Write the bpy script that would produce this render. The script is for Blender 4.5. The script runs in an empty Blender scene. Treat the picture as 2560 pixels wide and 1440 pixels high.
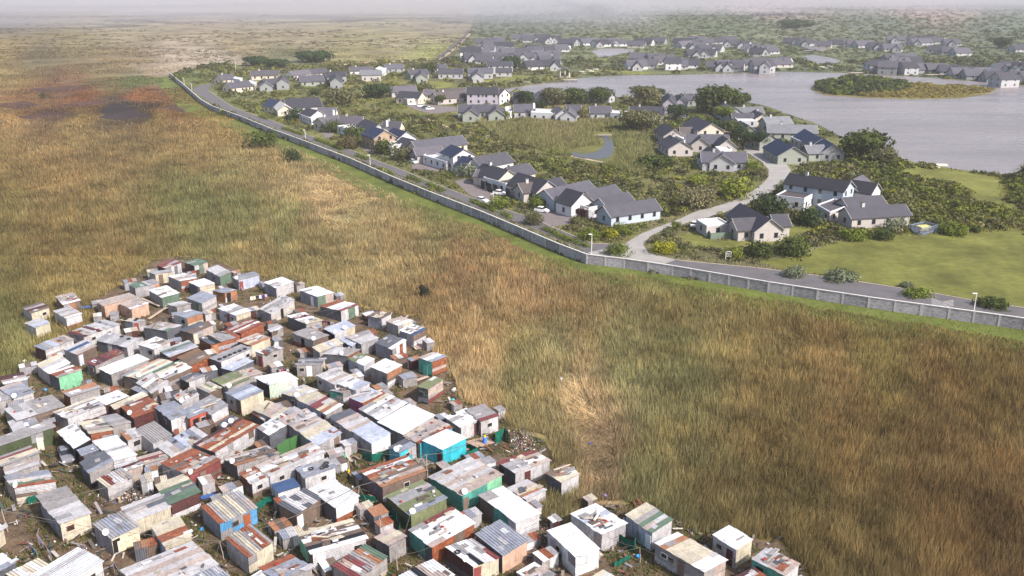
import bpy, math, random
import numpy as np
from mathutils import Vector
R_ = math.radians
random.seed(7); rng = np.random.default_rng(11)
S = bpy.context.scene
C = S.collection
# ---------------------------------------------------------------- camera, world, sun, exposure
CAMH, FOC, PITCH = 60.0, 2300.0, math.atan(770/2300)
cd = bpy.data.cameras.new('camera'); cam = bpy.data.objects.new('camera', cd); C.objects.link(cam)
cam.location = (0, 0, CAMH); cam.rotation_euler = (math.pi/2-PITCH, 0, 0)
cd.sensor_width = 36; cd.lens = 36*FOC/2560; cd.clip_start = 1; cd.clip_end = 60000
S.camera = cam
SUN_EL, SUN_AZ = R_(40), R_(128)         # azimuth clockwise from +Y (north)
w = bpy.data.worlds.new('World'); S.world = w; w.use_nodes = True
nt = w.node_tree; bg = nt.nodes['Background']
sk = nt.nodes.new('ShaderNodeTexSky'); sk.sky_type = 'NISHITA'; sk.sun_disc = False
sk.sun_elevation = SUN_EL; sk.sun_rotation = SUN_AZ; sk.dust_density = 3.0
nt.links.new(sk.outputs[0], bg.inputs[0]); bg.inputs[1].default_value = 0.135
sl = bpy.data.lights.new('sun', 'SUN'); so = bpy.data.objects.new('sun', sl); C.objects.link(so)
sl.energy = 4.0; sl.angle = R_(3); sl.color = (1, .965, .93)
sd = Vector((math.sin(SUN_AZ)*math.cos(SUN_EL), math.cos(SUN_AZ)*math.cos(SUN_EL), math.sin(SUN_EL)))
so.rotation_euler = (-sd).to_track_quat('-Z', 'Y').to_euler(); so.location = (0, 0, 200)
S.view_settings.view_transform = 'Standard'; S.view_settings.look = 'None'
S.view_settings.exposure = 0.72; S.view_settings.gamma = 1
S.cycles.max_bounces = 5; S.cycles.diffuse_bounces = 3; S.cycles.glossy_bounces = 2
S.cycles.transmission_bounces = 1; S.cycles.transparent_max_bounces = 4; S.cycles.volume_bounces = 1
S.cycles.use_denoising = True
# ---------------------------------------------------------------- helpers
SP, CP = math.sin(PITCH), math.cos(PITCH)
def G(px, py, h=0.0):                   # point of the scene at height h seen at pixel (px, py) of the 2560x1440 photograph
    y = (py-720)/FOC; t = (CAMH-h)/max(SP+y*CP, .004)
    return Vector(((px-1280)/FOC*t, (CP-y*SP)*t, h))
def PX(X, Y, Z=0):                      # inverse, numpy friendly
    d = Y*CP-(Z-CAMH)*SP
    return 1280+FOC*X/d, 720-FOC*(Y*SP+(Z-CAMH)*CP)/d
def lin(r, g, b, k=1.0):
    f = lambda c: ((c/255+.055)/1.055)**2.4 if c > 10 else c/255/12.92
    return (f(r)*k, f(g)*k, f(b)*k)
def tag(o, label=None, cat=None, group=None, kind=None):
    if label: o['label'] = label
    if cat: o['category'] = cat
    if group: o['group'] = group
    if kind: o['kind'] = kind
    return o
def empty(name, loc, label, cat, group=None):
    o = bpy.data.objects.new(name, None); C.objects.link(o); o.location = loc; o.empty_display_size = .5
    return tag(o, label, cat, group)
def adopt(o, parent):                   # meshes are built in scene coordinates, then hung under their thing
    o.parent = parent; o.matrix_parent_inverse.identity()
    o.location = -parent_origin(parent)
def parent_origin(p):
    v = Vector(p.location); q = p.parent
    while q: v = v+Vector(q.location); q = q.parent
    return v
class MB:
    def __init__(s): s.v = []; s.f = []; s.c = []; s.u = []; s.m = []
    def quad(s, pts, col, uv=None, m=0):
        n = len(s.v); s.v += [tuple(p) for p in pts]; s.f.append(tuple(range(n, n+len(pts))))
        s.c.append(col if len(col) == 4 else (*col, 0)); s.u.append(uv or [(0, 0)]*len(pts)); s.m.append(m)
    def slab(s, q, t, col, uv=None, m=0):   # q: 4 top corners counter-clockwise from above, thickness t downwards
        q = [Vector(p) for p in q]; b = [p-Vector((0, 0, t)) for p in q]
        s.quad(q, col, uv, m); s.quad(b[::-1], col, None, m)
        for i in range(4):
            j = (i+1) % 4; s.quad([q[j], q[i], b[i], b[j]], col, None, m)
    def box(s, c, dx, dy, dz, rz=0, col=(.5, .5, .5), m=0, ry=0):
        c = Vector(c); ca, sa = math.cos(rz), math.sin(rz); cr, sr = math.cos(ry), math.sin(ry)
        P = []
        for z in (-1, 1):
            for x, y in ((-1, -1), (1, -1), (1, 1), (-1, 1)):
                X, Y, Z = x*dx/2, y*dy/2, z*dz/2
                X, Z = X*cr+Z*sr, -X*sr+Z*cr
                P.append(c+Vector((X*ca-Y*sa, X*sa+Y*ca, Z)))
        for f in ((3, 2, 1, 0), (4, 5, 6, 7), (0, 1, 5, 4), (1, 2, 6, 5), (2, 3, 7, 6), (3, 0, 4, 7)):
            s.quad([P[i] for i in f], col, None, m)
    def tube(s, a, b, r0, r1, n=6, col=(.5, .5, .5), m=0, cap=True):
        a = Vector(a); b = Vector(b); d = (b-a).normalized()
        x = d.orthogonal().normalized(); y = d.cross(x)
        A = [a+(x*math.cos(k*2*math.pi/n)+y*math.sin(k*2*math.pi/n))*r0 for k in range(n)]
        B = [b+(x*math.cos(k*2*math.pi/n)+y*math.sin(k*2*math.pi/n))*r1 for k in range(n)]
        for k in range(n): s.quad([A[k], A[(k+1) % n], B[(k+1) % n], B[k]], col, None, m)
        if cap: s.quad(B, col, None, m)
    def poly(s, pts, z, col):
        n = len(s.v); s.v += [(p[0], p[1], z) for p in pts]; s.f.append(tuple(range(n, n+len(pts))))
        s.c.append((*col, 0)); s.u.append([(p[0], p[1]) for p in pts]); s.m.append(0)
    def build(s, name, mats, parent=None, smooth=False):
        me = bpy.data.meshes.new(name); me.from_pydata(s.v, [], s.f)
        for mt in (mats if isinstance(mats, (list, tuple)) else [mats]): me.materials.append(mt)
        me.polygons.foreach_set('material_index', s.m)
        ca = me.color_attributes.new('Col', 'FLOAT_COLOR', 'CORNER')
        ca.data.foreach_set('color', [x for f, c in zip(s.f, s.c) for _ in f for x in c])
        ul = me.uv_layers.new(name='UVMap')
        ul.data.foreach_set('uv', [x for u in s.u for p in u for x in p])
        if smooth: me.polygons.foreach_set('use_smooth', [True]*len(s.f))
        me.update(); o = bpy.data.objects.new(name, me); C.objects.link(o)
        if parent: adopt(o, parent)
        return o
def mesh_np(name, V, k, col, mat, parent=None, uv=None):   # V (n*k,3) separate k-gons, col (n*k,4)
    me = bpy.data.meshes.new(name); n = len(V)//k
    me.vertices.add(n*k); me.vertices.foreach_set('co', np.ascontiguousarray(V, np.float32).ravel())
    me.loops.add(n*k); me.loops.foreach_set('vertex_index', np.arange(n*k, dtype=np.int32))
    me.polygons.add(n); me.polygons.foreach_set('loop_start', np.arange(0, n*k, k, dtype=np.int32))
    try: me.polygons.foreach_set('loop_total', np.full(n, k, np.int32))
    except Exception: pass
    ca = me.color_attributes.new('Col', 'FLOAT_COLOR', 'POINT')
    ca.data.foreach_set('color', np.ascontiguousarray(col, np.float32).ravel())
    me.materials.append(mat); me.update(calc_edges=True); me.validate()
    o = bpy.data.objects.new(name, me); C.objects.link(o)
    if parent: adopt(o, parent)
    return o
_perm = rng.random((512, 512))
def vnoise(x, y, sc):                   # smooth value noise 0..1
    x = x/sc+100; y = y/sc+100; i = np.floor(x).astype(int); j = np.floor(y).astype(int)
    fx = x-i; fy = y-j; fx = fx*fx*(3-2*fx); fy = fy*fy*(3-2*fy)
    a = _perm[i % 512, j % 512]; b = _perm[(i+1) % 512, j % 512]; c = _perm[i % 512, (j+1) % 512]; d = _perm[(i+1) % 512, (j+1) % 512]
    return (a*(1-fx)+b*fx)*(1-fy)+(c*(1-fx)+d*fx)*fy
def fbm(x, y, sc, o=3):
    r = 0; a = .5; t = 0
    for k in range(o): r = r+a*vnoise(x+37*k, y-53*k, sc/2**k); t += a; a *= .55
    return r/t
def inpoly(x, y, P):
    r = np.zeros(np.shape(x), bool); n = len(P)
    for i in range(n):
        x1, y1 = P[i][:2]; x2, y2 = P[(i+1) % n][:2]
        if y1 == y2: continue
        c = ((y1 > y) != (y2 > y)) & (x < (x2-x1)*(y-y1)/(y2-y1)+x1); r ^= c
    return r
def W(pts, h=0): return [G(*p, h) for p in pts]
# ---------------------------------------------------------------- materials
def mat(name, rough=.9, spec=.2):
    m = bpy.data.materials.new(name); m.use_nodes = True
    b = m.node_tree.nodes['Principled BSDF']; b.inputs['Roughness'].default_value = rough
    b.inputs['Specular IOR Level'].default_value = spec
    return m, m.node_tree, b
def N(nt, t, **k):
    n = nt.nodes.new(t)
    for a, v in k.items(): setattr(n, a, v)
    return n
def noise(nt, scale, detail=4, coord='Object', sx=(1, 1, 1), rough=.6):
    tc = N(nt, 'ShaderNodeTexCoord'); mp = N(nt, 'ShaderNodeMapping'); n = N(nt, 'ShaderNodeTexNoise')
    mp.inputs['Scale'].default_value = sx; n.inputs['Scale'].default_value = scale; n.inputs['Detail'].default_value = detail
    n.inputs['Roughness'].default_value = rough
    if coord == 'World':
        g = N(nt, 'ShaderNodeNewGeometry'); nt.links.new(g.outputs['Position'], mp.inputs[0])
    else: nt.links.new(tc.outputs[coord], mp.inputs[0])
    nt.links.new(mp.outputs[0], n.inputs['Vector']); return n
def ramp(nt, src, a, b, lo, hi):
    r = N(nt, 'ShaderNodeMapRange'); r.inputs[1].default_value = a; r.inputs[2].default_value = b
    r.inputs[3].default_value = lo; r.inputs[4].default_value = hi; nt.links.new(src, r.inputs[0]); return r.outputs[0]
def mul(nt, a, b):
    m = N(nt, 'ShaderNodeMath', operation='MULTIPLY'); nt.links.new(a, m.inputs[0])
    if isinstance(b, (int, float)): m.inputs[1].default_value = b
    else: nt.links.new(b, m.inputs[1])
    return m.outputs[0]
def scalecol(nt, c, f):
    v = N(nt, 'ShaderNodeVectorMath', operation='SCALE'); nt.links.new(c, v.inputs[0]); nt.links.new(f, v.inputs['Scale']); return v.outputs[0]
def mixc(nt, f, a, b):
    m = N(nt, 'ShaderNodeMix', data_type='RGBA'); nt.links.new(f, m.inputs[0])
    for k, v in ((6, a), (7, b)):
        if isinstance(v, tuple): m.inputs[k].default_value = (*v, 1)
        else: nt.links.new(v, m.inputs[k])
    return m.outputs[2]
def vcol_mat(name, n1=(1, .7, 1.25), n2=None, rough=.9, spec=.15, bump=0, coord='World', transl=0):
    m, nt, b = mat(name, rough, spec); a = N(nt, 'ShaderNodeVertexColor', layer_name='Col')
    c = a.outputs[0]
    for q in (n1, n2):
        if q:
            n = noise(nt, q[0], 5, coord); c = scalecol(nt, c, ramp(nt, n.outputs[0], .3, .7, q[1], q[2]))
    nt.links.new(c, b.inputs['Base Color'])
    if bump:
        bp = N(nt, 'ShaderNodeBump'); bp.inputs['Strength'].default_value = bump; bp.inputs['Distance'].default_value = .05
        n = noise(nt, n1[0]*6, 3, coord); nt.links.new(n.outputs[0], bp.inputs['Height']); nt.links.new(bp.outputs[0], b.inputs['Normal'])
    if transl:
        t = N(nt, 'ShaderNodeBsdfTranslucent'); nt.links.new(c, t.inputs[0]); mx = N(nt, 'ShaderNodeMixShader'); mx.inputs[0].default_value = transl
        nt.links.new(b.outputs[0], mx.inputs[1]); nt.links.new(t.outputs[0], mx.inputs[2]); nt.links.new(mx.outputs[0], nt.nodes['Material Output'].inputs[0])
    return m
M = {}
M['plain'] = vcol_mat('painted_surface', (1.3, .86, 1.1))
M['leaf'] = vcol_mat('foliage', (.6, .8, 1.2), transl=.25)
M['blade'] = vcol_mat('reed_blades', (.15, .85, 1.15), transl=.3)
M['ground'] = vcol_mat('ground_earth', (.03, .45, 1.5), (.35, .65, 1.35))
M['soil'] = vcol_mat('trodden_soil', (.5, .5, 1.4), (4, .7, 1.3))
M['asphalt'] = vcol_mat('asphalt', (.25, .85, 1.12), (3, .92, 1.08), rough=.85)
M['lawn'] = vcol_mat('mown_lawn', (.09, .6, 1.35), (.6, .8, 1.2))
M['roof'] = vcol_mat('slate_roof', (.5, .85, 1.12), (5, .9, 1.1), rough=.75, spec=.3)
M['wallp'] = vcol_mat('plaster_wall', (.5, .9, 1.06), rough=.9)
M['paint'] = vcol_mat('car_paint', (1, .97, 1.03), rough=.25, spec=.5)
def tin(name, period, depth):
    m, nt, b = mat(name, .55, .35); a = N(nt, 'ShaderNodeVertexColor', layer_name='Col')
    c = scalecol(nt, a.outputs[0], ramp(nt, noise(nt, 1.1, 5, 'World').outputs[0], .3, .7, .8, 1.12))
    c = scalecol(nt, c, ramp(nt, noise(nt, 3.2, 6, 'World', (1, 1, .35), .75).outputs[0], .34, .6, .68, 1.08))
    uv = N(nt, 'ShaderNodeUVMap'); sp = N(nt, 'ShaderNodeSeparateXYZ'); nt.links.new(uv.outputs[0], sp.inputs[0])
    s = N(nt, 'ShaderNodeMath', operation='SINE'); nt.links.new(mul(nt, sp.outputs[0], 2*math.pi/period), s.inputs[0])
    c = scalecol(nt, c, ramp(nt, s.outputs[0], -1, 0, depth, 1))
    # streaky dirt and rust: amount comes with the sheet (colour alpha)
    nz = N(nt, 'ShaderNodeTexNoise'); nz.inputs['Scale'].default_value = 1; nz.inputs['Detail'].default_value = 6
    mp = N(nt, 'ShaderNodeMapping'); mp.inputs['Scale'].default_value = (4.5, 1.1, 1); nt.links.new(uv.outputs[0], mp.inputs[0]); nt.links.new(mp.outputs[0], nz.inputs['Vector'])
    ad = N(nt, 'ShaderNodeMath', operation='ADD'); nt.links.new(nz.outputs[0], ad.inputs[0]); nt.links.new(a.outputs[1], ad.inputs[1])
    f = ramp(nt, ad.outputs[0], .70, .90, 0, .9)
    rc = mixc(nt, ramp(nt, noise(nt, 2.6, 4, 'World').outputs[0], .4, .62, 0, 1), (.13, .05, .032), (.46, .17, .075))
    c = mixc(nt, f, c, rc)
    nt.links.new(c, b.inputs['Base Color'])
    bp = N(nt, 'ShaderNodeBump'); bp.inputs['Strength'].default_value = .55; bp.inputs['Distance'].default_value = .03
    nt.links.new(s.outputs[0], bp.inputs['Height']); nt.links.new(bp.outputs[0], b.inputs['Normal'])
    return m
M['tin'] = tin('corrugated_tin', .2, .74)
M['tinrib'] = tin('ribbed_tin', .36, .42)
m, nt, b = mat('lake_water', .3, .35); b.inputs['Base Color'].default_value = (*lin(152, 141, 143, .74), 1)
bp = N(nt, 'ShaderNodeBump'); bp.inputs['Strength'].default_value = .8; bp.inputs['Distance'].default_value = .4
n = noise(nt, .9, 4, 'World', (.35, 1, 1)); nt.links.new(n.outputs[0], bp.inputs['Height']); nt.links.new(bp.outputs[0], b.inputs['Normal'])
M['water'] = m
c_ = N(nt, 'ShaderNodeRGB'); c_.outputs[0].default_value = (*lin(152, 140, 138, .68), 1); nt.links.new(scalecol(nt, c_.outputs[0], ramp(nt, noise(nt, .012, 5, 'World', (.5, 1.6, 1)).outputs[0], .35, .65, .8, 1.2)), b.inputs['Base Color']); nt.links.new(ramp(nt, noise(nt, .02, 4, 'World', (.4, 2.5, 1)).outputs[0], .35, .65, .16, .42), b.inputs['Roughness'])
m, nt, b = mat('pond_water', .3, .12); b.inputs['Base Color'].default_value = (.075, .07, .072, 1); M['pond'] = m
m, nt, b = mat('window_glass', .08, .6); b.inputs['Base Color'].default_value = (.02, .022, .028, 1); M['glass'] = m
m, nt, b = mat('black_rubber', .8, .2); b.inputs['Base Color'].default_value = (.025, .025, .027, 1); M['rubber'] = m
m, nt, b = mat('shade_net', .9, .1)
n = noise(nt, 3, 4, 'World'); nt.links.new(mixc(nt, ramp(nt, n.outputs[0], .3, .7, 0, 1), lin(10, 62, 52), lin(30, 105, 88)), b.inputs['Base Color']); M['net'] = m
# ---------------------------------------------------------------- setting: ground
WALLP = [(424,190),(466,226),(505,261),(531,276),(606,304),(681,336),(766,368),(880,413),(986,461),(1080,500),(1202,548),(1331,604),(1400,634),(1467,660),(1560,671),(1680,689),(1920,731),(2170,770),(2370,798),(2560,825),(2800,862)]
FAR2 = [(1095,150),(1130,120),(1160,95),(1180,72)]
# outside of the wall: x y r g b
FC = '''0 60 118 106 92|300 85 160 142 112|700 85 158 140 112|1000 105 162 146 112|1110 75 150 135 112|200 110 140 124 84|0 125 148 124 78|600 118 150 130 98|100 148 108 96 66|300 150 140 118 85|450 155 188 166 146|550 148 190 170 152|380 182 168 144 122|700 150 122 118 86|900 138 150 136 95|1080 132 152 148 92|0 195 150 125 80|150 208 130 95 68|260 200 128 112 74|340 205 92 100 62|200 240 132 80 50|60 262 140 100 68|350 240 158 96 56|430 240 128 80 55|300 282 40 38 46|355 288 55 46 46|315 270 82 70 64|150 292 110 80 66|450 275 132 90 58|485 268 152 120 60|20 305 168 132 84|0 330 146 118 66|200 320 146 120 66|400 300 150 120 62|580 310 166 130 66|300 380 140 113 66|0 420 140 112 62|150 430 150 118 68|500 390 155 124 74|650 400 150 124 78|600 450 130 118 72|700 440 166 140 98|850 430 188 156 112|800 500 190 154 114|880 560 162 140 94|950 490 172 146 104|1050 520 150 134 84|1100 560 118 120 72|500 490 98 108 58|600 510 102 112 60|450 520 106 112 58|700 560 110 115 64|0 520 118 104 48|200 560 126 106 54|400 600 120 105 54|100 640 118 95 48|300 640 130 105 58|650 640 135 110 64|800 620 125 110 64|1000 620 140 114 74|1200 600 136 110 68|1150 680 152 114 78|1300 640 148 110 68|1350 720 152 114 78|1450 700 136 104 64|1100 760 130 98 58|1250 800 136 105 68|1500 780 118 98 58|1700 740 112 98 52|1900 800 118 98 50|2200 850 104 90 38|2450 900 108 88 38|1400 880 112 108 68|1550 900 100 102 60|1700 950 96 96 54|1300 930 108 108 64|1430 1000 172 140 105|1480 1120 152 120 95|1510 1200 118 92 74|1350 1050 130 114 74|1700 1100 98 88 48|1900 1050 106 84 42|2100 1000 112 84 42|2400 1050 106 78 38|2300 1200 100 74 38|2500 1400 94 68 38|2000 1250 94 78 38|1800 1250 104 88 48|1900 1400 88 74 38|2200 1400 84 68 34|1600 1250 92 94 50|50 700 92 84 42|30 850 84 88 46|50 900 90 92 48|1180 1000 150 122 90|1400 1240 92 90 48'''
EC = '''560 180 116 114 70|480 190 110 112 62|620 155 125 118 82|900 230 122 114 66|1000 280 108 103 56|1100 330 106 102 54|1200 310 128 118 76|1400 330 132 114 76|1300 350 112 104 60|1500 420 108 106 52|1400 400 102 104 46|1700 430 112 108 60|1700 480 110 98 60|1300 480 110 105 70|1550 585 120 112 72|1300 55 98 106 84|1800 55 96 106 76|2200 55 98 106 84|2550 55 100 108 88|1500 160 108 110 76|2000 160 104 108 76|2400 180 92 98 70|2300 450 118 118 48|2420 540 124 114 50|2300 28 160 132 122|1900 18 164 138 128|1600 -5 150 140 130|1200 20 130 130 118|1150 150 112 106 76|2560 600 118 110 50|1900 650 130 118 86|1650 640 140 126 100|2300 750 120 116 70|1850 340 96 96 62|700 280 112 108 62|1000 380 106 104 66'''
def ctrl(s):
    a = np.array([[float(v) for v in q.split()] for q in s.split('|')])
    return a[:, 0], a[:, 1], np.array([lin(*r[2:]) for r in a])
FCc, ECc = ctrl(FC), ctrl(EC)
def inside_estate(x, y):                # x, y pixel coordinates
    wp = np.array(WALLP); yl = np.interp(x, wp[:, 0], wp[:, 1])
    ins = (y < yl) & (x > 424)
    top = np.interp(x, [424, 540, 700, 860, 1095, 1110, 1130, 1160, 1180, 1210], [185, 160, 163, 158, 150, 137, 120, 95, 72, -60])
    return ins & (y > top)
def zone(X, Y, wob=6):                  # albedo colour of world points
    x, y = PX(X, Y); y = np.maximum(y, -60)
    nx = (fbm(X, Y, 25)-.5); ny = (fbm(X+500, Y, 25)-.5)
    est = inside_estate(x, y)
    out = np.zeros((len(x), 3))
    for sel, (cx, cy, cc) in ((~est, FCc), (est, ECc)):
        xs = x[sel]+nx[sel]*90; yl = np.log(np.maximum(y[sel]+60+ny[sel]*(14+.06*np.maximum(y[sel], 0)), 10))*420
        cl = np.log(cy+60)*420; ow = np.interp(y[sel], [288, 312], [.82, .46])[:, None]
        o = np.zeros((len(xs), 3))
        for k in range(0, len(xs), 60000):
            d = (xs[k:k+60000, None]-cx)**2+(yl[k:k+60000, None]-cl)**2
            wt = 1/(d+300)**1.9; wq = 1/(d+9000); ok_ = ow[k:k+60000]; o[k:k+60000] = ok_*(wt@cc)/wt.sum(1)[:, None]+(1-ok_)*(wq@cc)/wq.sum(1)[:, None]
        out[sel] = o*np.array([.93, 1.0, .98])
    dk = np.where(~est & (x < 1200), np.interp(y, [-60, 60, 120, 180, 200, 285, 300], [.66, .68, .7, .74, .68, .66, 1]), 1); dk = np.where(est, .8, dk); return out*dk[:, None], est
rr = np.concatenate([[5], np.geomspace(40, 3500, 420), np.geomspace(3700, 45000, 24)])
aa = np.concatenate([np.linspace(-180, -42, 24)[:-1], np.linspace(-42, 42, 460), np.linspace(42, 180, 24)[1:]])*math.pi/180
RR, AA = np.meshgrid(rr, aa, indexing='ij'); gx = (RR*np.sin(AA)).ravel(); gy = (RR*np.cos(AA)).ravel()
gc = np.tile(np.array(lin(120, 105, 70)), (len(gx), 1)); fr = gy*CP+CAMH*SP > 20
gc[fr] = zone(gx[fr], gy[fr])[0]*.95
na, nr = len(aa), len(rr); me = bpy.data.meshes.new('ground')
I, J = np.meshgrid(np.arange(nr-1), np.arange(na-1), indexing='ij'); a0 = (I*na+J).ravel()
F4 = np.stack([a0, a0+1, a0+na+1, a0+na], 1)[:, ::-1]
me.vertices.add(len(gx)); me.vertices.foreach_set('co', np.stack([gx, gy, 0*gx], 1).astype(np.float32).ravel())
me.loops.add(F4.size); me.loops.foreach_set('vertex_index', F4.ravel().astype(np.int32))
me.polygons.add(len(F4)); me.polygons.foreach_set('loop_start', np.arange(0, F4.size, 4, dtype=np.int32))
ca = me.color_attributes.new('Col', 'FLOAT_COLOR', 'POINT'); ca.data.foreach_set('color', np.concatenate([gc, np.zeros((len(gc), 1))], 1).astype(np.float32).ravel())
me.materials.append(M['ground']); me.update(calc_edges=True); g_ = bpy.data.objects.new('ground', me); C.objects.link(g_); tag(g_, kind='structure')
def smooth_poly(P, n=4, jit=0.0):       # resample and jitter an outline so its edge is not a ruled line
    out = []
    for i in range(len(P)):
        a, b = Vector(P[i]).to_2d(), Vector(P[(i+1) % len(P)]).to_2d(); L = (b-a).length
        k = max(1, min(24, int(L/6))) if jit else 1
        for q in range(k):
            p = a.lerp(b, q/k)
            if jit and q: p += Vector((random.uniform(-1, 1), random.uniform(-1, 1)))*jit
            out.append((p.x, p.y))
    return out
def sheet(name, px, z, col, m, jit=0.0, kind='structure'):
    b = MB(); P = smooth_poly([G(*p) for p in px], jit=jit)
    from mathutils.geometry import tessellate_polygon
    t = tessellate_polygon([[Vector((*p, 0)) for p in P]])
    for f in t:
        pts = [P[i] for i in f]; ar = (pts[1][0]-pts[0][0])*(pts[2][1]-pts[0][1])-(pts[2][0]-pts[0][0])*(pts[1][1]-pts[0][1])
        b.poly(pts if ar > 0 else pts[::-1], z, col)
    o = b.build(name, m); tag(o, kind=kind); return o
LAKE = [(1305,216),(1360,208),(1400,207),(1440,196),(1500,192),(1600,188),(1700,188),(1800,184),(1900,181),(1960,180),(2080,182),(2180,186),(2280,192),(2380,199),(2480,206),(2560,215),(2900,230),(2900,470),(2560,439),(2480,434),(2400,425),(2330,413),(2290,407),(2230,390),(2190,366),(2110,345),(2040,310),(1980,288),(1900,262),(1830,246),(1700,243),(1600,243),(1500,243),(1400,240),(1300,233),(1240,226)]
sheet('lake', LAKE, .05, (0, 0, 0), M['water'], .8)
ISLE = [(2025,222),(2040,212),(2100,204),(2200,203),(2330,210),(2440,216),(2490,224),(2470,236),(2400,246),(2280,249),(2150,244),(2060,238)]
sheet('island_ground', ISLE, .12, lin(112, 104, 58), M['ground'], .6)
for nm, P in (('pond', [(1478,128),(1500,122),(1560,121),(1588,125),(1580,131),(1555,133),(1530,140),(1498,143)]), ('pond', [(2005,121),(2030,116),(2068,121),(2060,128),(2035,130),(2010,127)]),
              ('pond', [(2000,143),(2030,137),(2080,145),(2103,153),(2085,159),(2040,159)]),
              ('pond', [(1428,380),(1460,386),(1490,380),(1508,366),(1512,352),(1505,342),(1498,338),(1520,338),(1532,355),(1534,378),(1526,392),(1500,398),(1460,397),(1432,391)]),):
    sheet(nm, P, .05, (0, 0, 0), M['pond'] if P[0][1] > 200 else M['water'], .3)
# verge, road, junction, drives
INNER = [(2560,770),(2440,753),(2340,735),(2200,713),(2060,692),(1940,676),(1870,668),(1700,652)]
ROAD = [(2800,805)]+INNER+[(1640,636),(1560,612),(1481,609),(1387,571),(1341,550),(1262,524),(1202,504),(1136,478),(1061,449),(1022,432),(941,402),(892,381),(836,362),(794,347),(719,319),(681,302),(617,282),(584,269),(561,254),(520,226),(528,214),(545,211),(531,209),(505,212),(486,219),(482,228),(505,243),(535,262),(575,279),(610,294),(675,315),(712,333),(780,354),(836,375),(892,395),(941,416),(1022,448),(1061,466),(1136,496),(1202,523),(1262,545),(1341,575),(1387,594),(1450,621),(1475,648),(1680,677),(1920,719),(2170,757),(2370,784),(2560,811),(2800,845)]
BED = [(505,245),(535,264),(575,281),(675,317),(780,356),(892,397),(1022,450),(1136,498),(1262,547),(1387,596),(1450,623),(1468,650),(1400,625),(1331,595),(1202,541),(1080,494),(986,456),(880,409),(766,364),(681,333),(606,302),(531,274)]
sheet('planting_bed', BED, .035, lin(128, 118, 106, .7), M['soil'])
sheet('road', ROAD, .06, lin(124, 119, 120, .6), M['asphalt'])
DRIVE = [(1470,632),(1560,612),(1580,598),(1605,584),(1640,570),(1694,550),(1741,528),(1806,512),(1850,496),(1881,479),(1905,461),(1920,444),(1922,425),(1905,406),(1878,388),(1858,376),(1862,368),(1900,372),(1935,386),(1962,404),(1977,425),(1972,442),(1955,458),(1938,474),(1915,490),(1885,503),(1850,520),(1806,533),(1760,547),(1720,557),(1694,566),(1650,579),(1625,593),(1608,612),(1620,632),(1690,650),(1640,668),(1560,660),(1500,648)]
sheet('paved_drive', DRIVE, .064, lin(172, 166, 160, .72), M['asphalt'])
YARDS = [[(1345,527),(1362,519),(1410,532),(1436,548),(1425,560),(1385,568),(1341,550)], [(1136,453),(1165,446),(1215,476),(1242,492),(1225,512),(1202,503),(1170,484)], [(1030,412),(1060,405),(1114,424),(1100,431),(1060,424),(1030,424)], [(900,371),(922,364),(982,384),(960,391),(930,384)], [(1010,262),(1080,262),(1140,268),(1140,278),(1080,285),(1040,275)], [(802,331),(836,331),(830,342),(812,346)]]
for P in YARDS: sheet('paved_yard', P, .045, lin(146, 134, 132, .62), M['asphalt'])
for P in ([(1465,262),(1500,266)], ):
    pass
def ribbon(name, px, wd, z, col, m, h=0.0):
    b = MB(); P = [G(*p) for p in px]; prev = None
    for i, p in enumerate(P):
        d = (P[min(i+1, len(P)-1)]-P[max(i-1, 0)]).normalized(); n = Vector((-d.y, d.x, 0))*wd/2
        cur = (p+n+Vector((0, 0, z+h)), p-n+Vector((0, 0, z+h)))
        if prev:
            b.quad([prev[1], cur[1], cur[0], prev[0]], col)
            if h:
                dn = Vector((0, 0, h)); b.quad([prev[0], cur[0], cur[0]-dn, prev[0]-dn], col); b.quad([cur[1], prev[1], prev[1]-dn, cur[1]-dn], col)
        prev = cur
    o = b.build(name, m); tag(o, kind='structure'); return o
ribbon('kerb', [(1690,650)]+INNER[::-1]+[(2800,803)], .25, 0, lin(175, 160, 145), M['plain'], .14)
ribbon('kerb', ROAD[10:29], .3, 0, lin(165, 150, 140), M['plain'], .14)
ribbon('footpath', [(1358,366),(1380,377),(1410,386),(1460,397),(1520,408),(1560,416),(1585,426),(1598,438)], 1.4, .05, lin(180, 160, 135), M['soil'])
ribbon('footpath', [(1065,297),(1085,303),(1105,312),(1122,320)], 1.6, .05, lin(180, 162, 140), M['soil'])
ribbon('footpath', [(1165,330),(1200,337),(1260,345)], 1.2, .05, lin(170, 152, 130), M['soil'])
ribbon('footpath', [(1095,150),(1120,135),(1150,110),(1175,84)], 2.5, .05, lin(160, 140, 125), M['soil'])
ribbon('sand_track', [(840,164),(880,158),(960,155),(1060,152)], 5, .05, lin(190, 165, 140), M['soil'])
ribbon('sand_track', [(1690,93),(1760,85),(1850,89),(1980,92)], 5, .05, lin(170, 150, 135), M['soil'])
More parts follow.
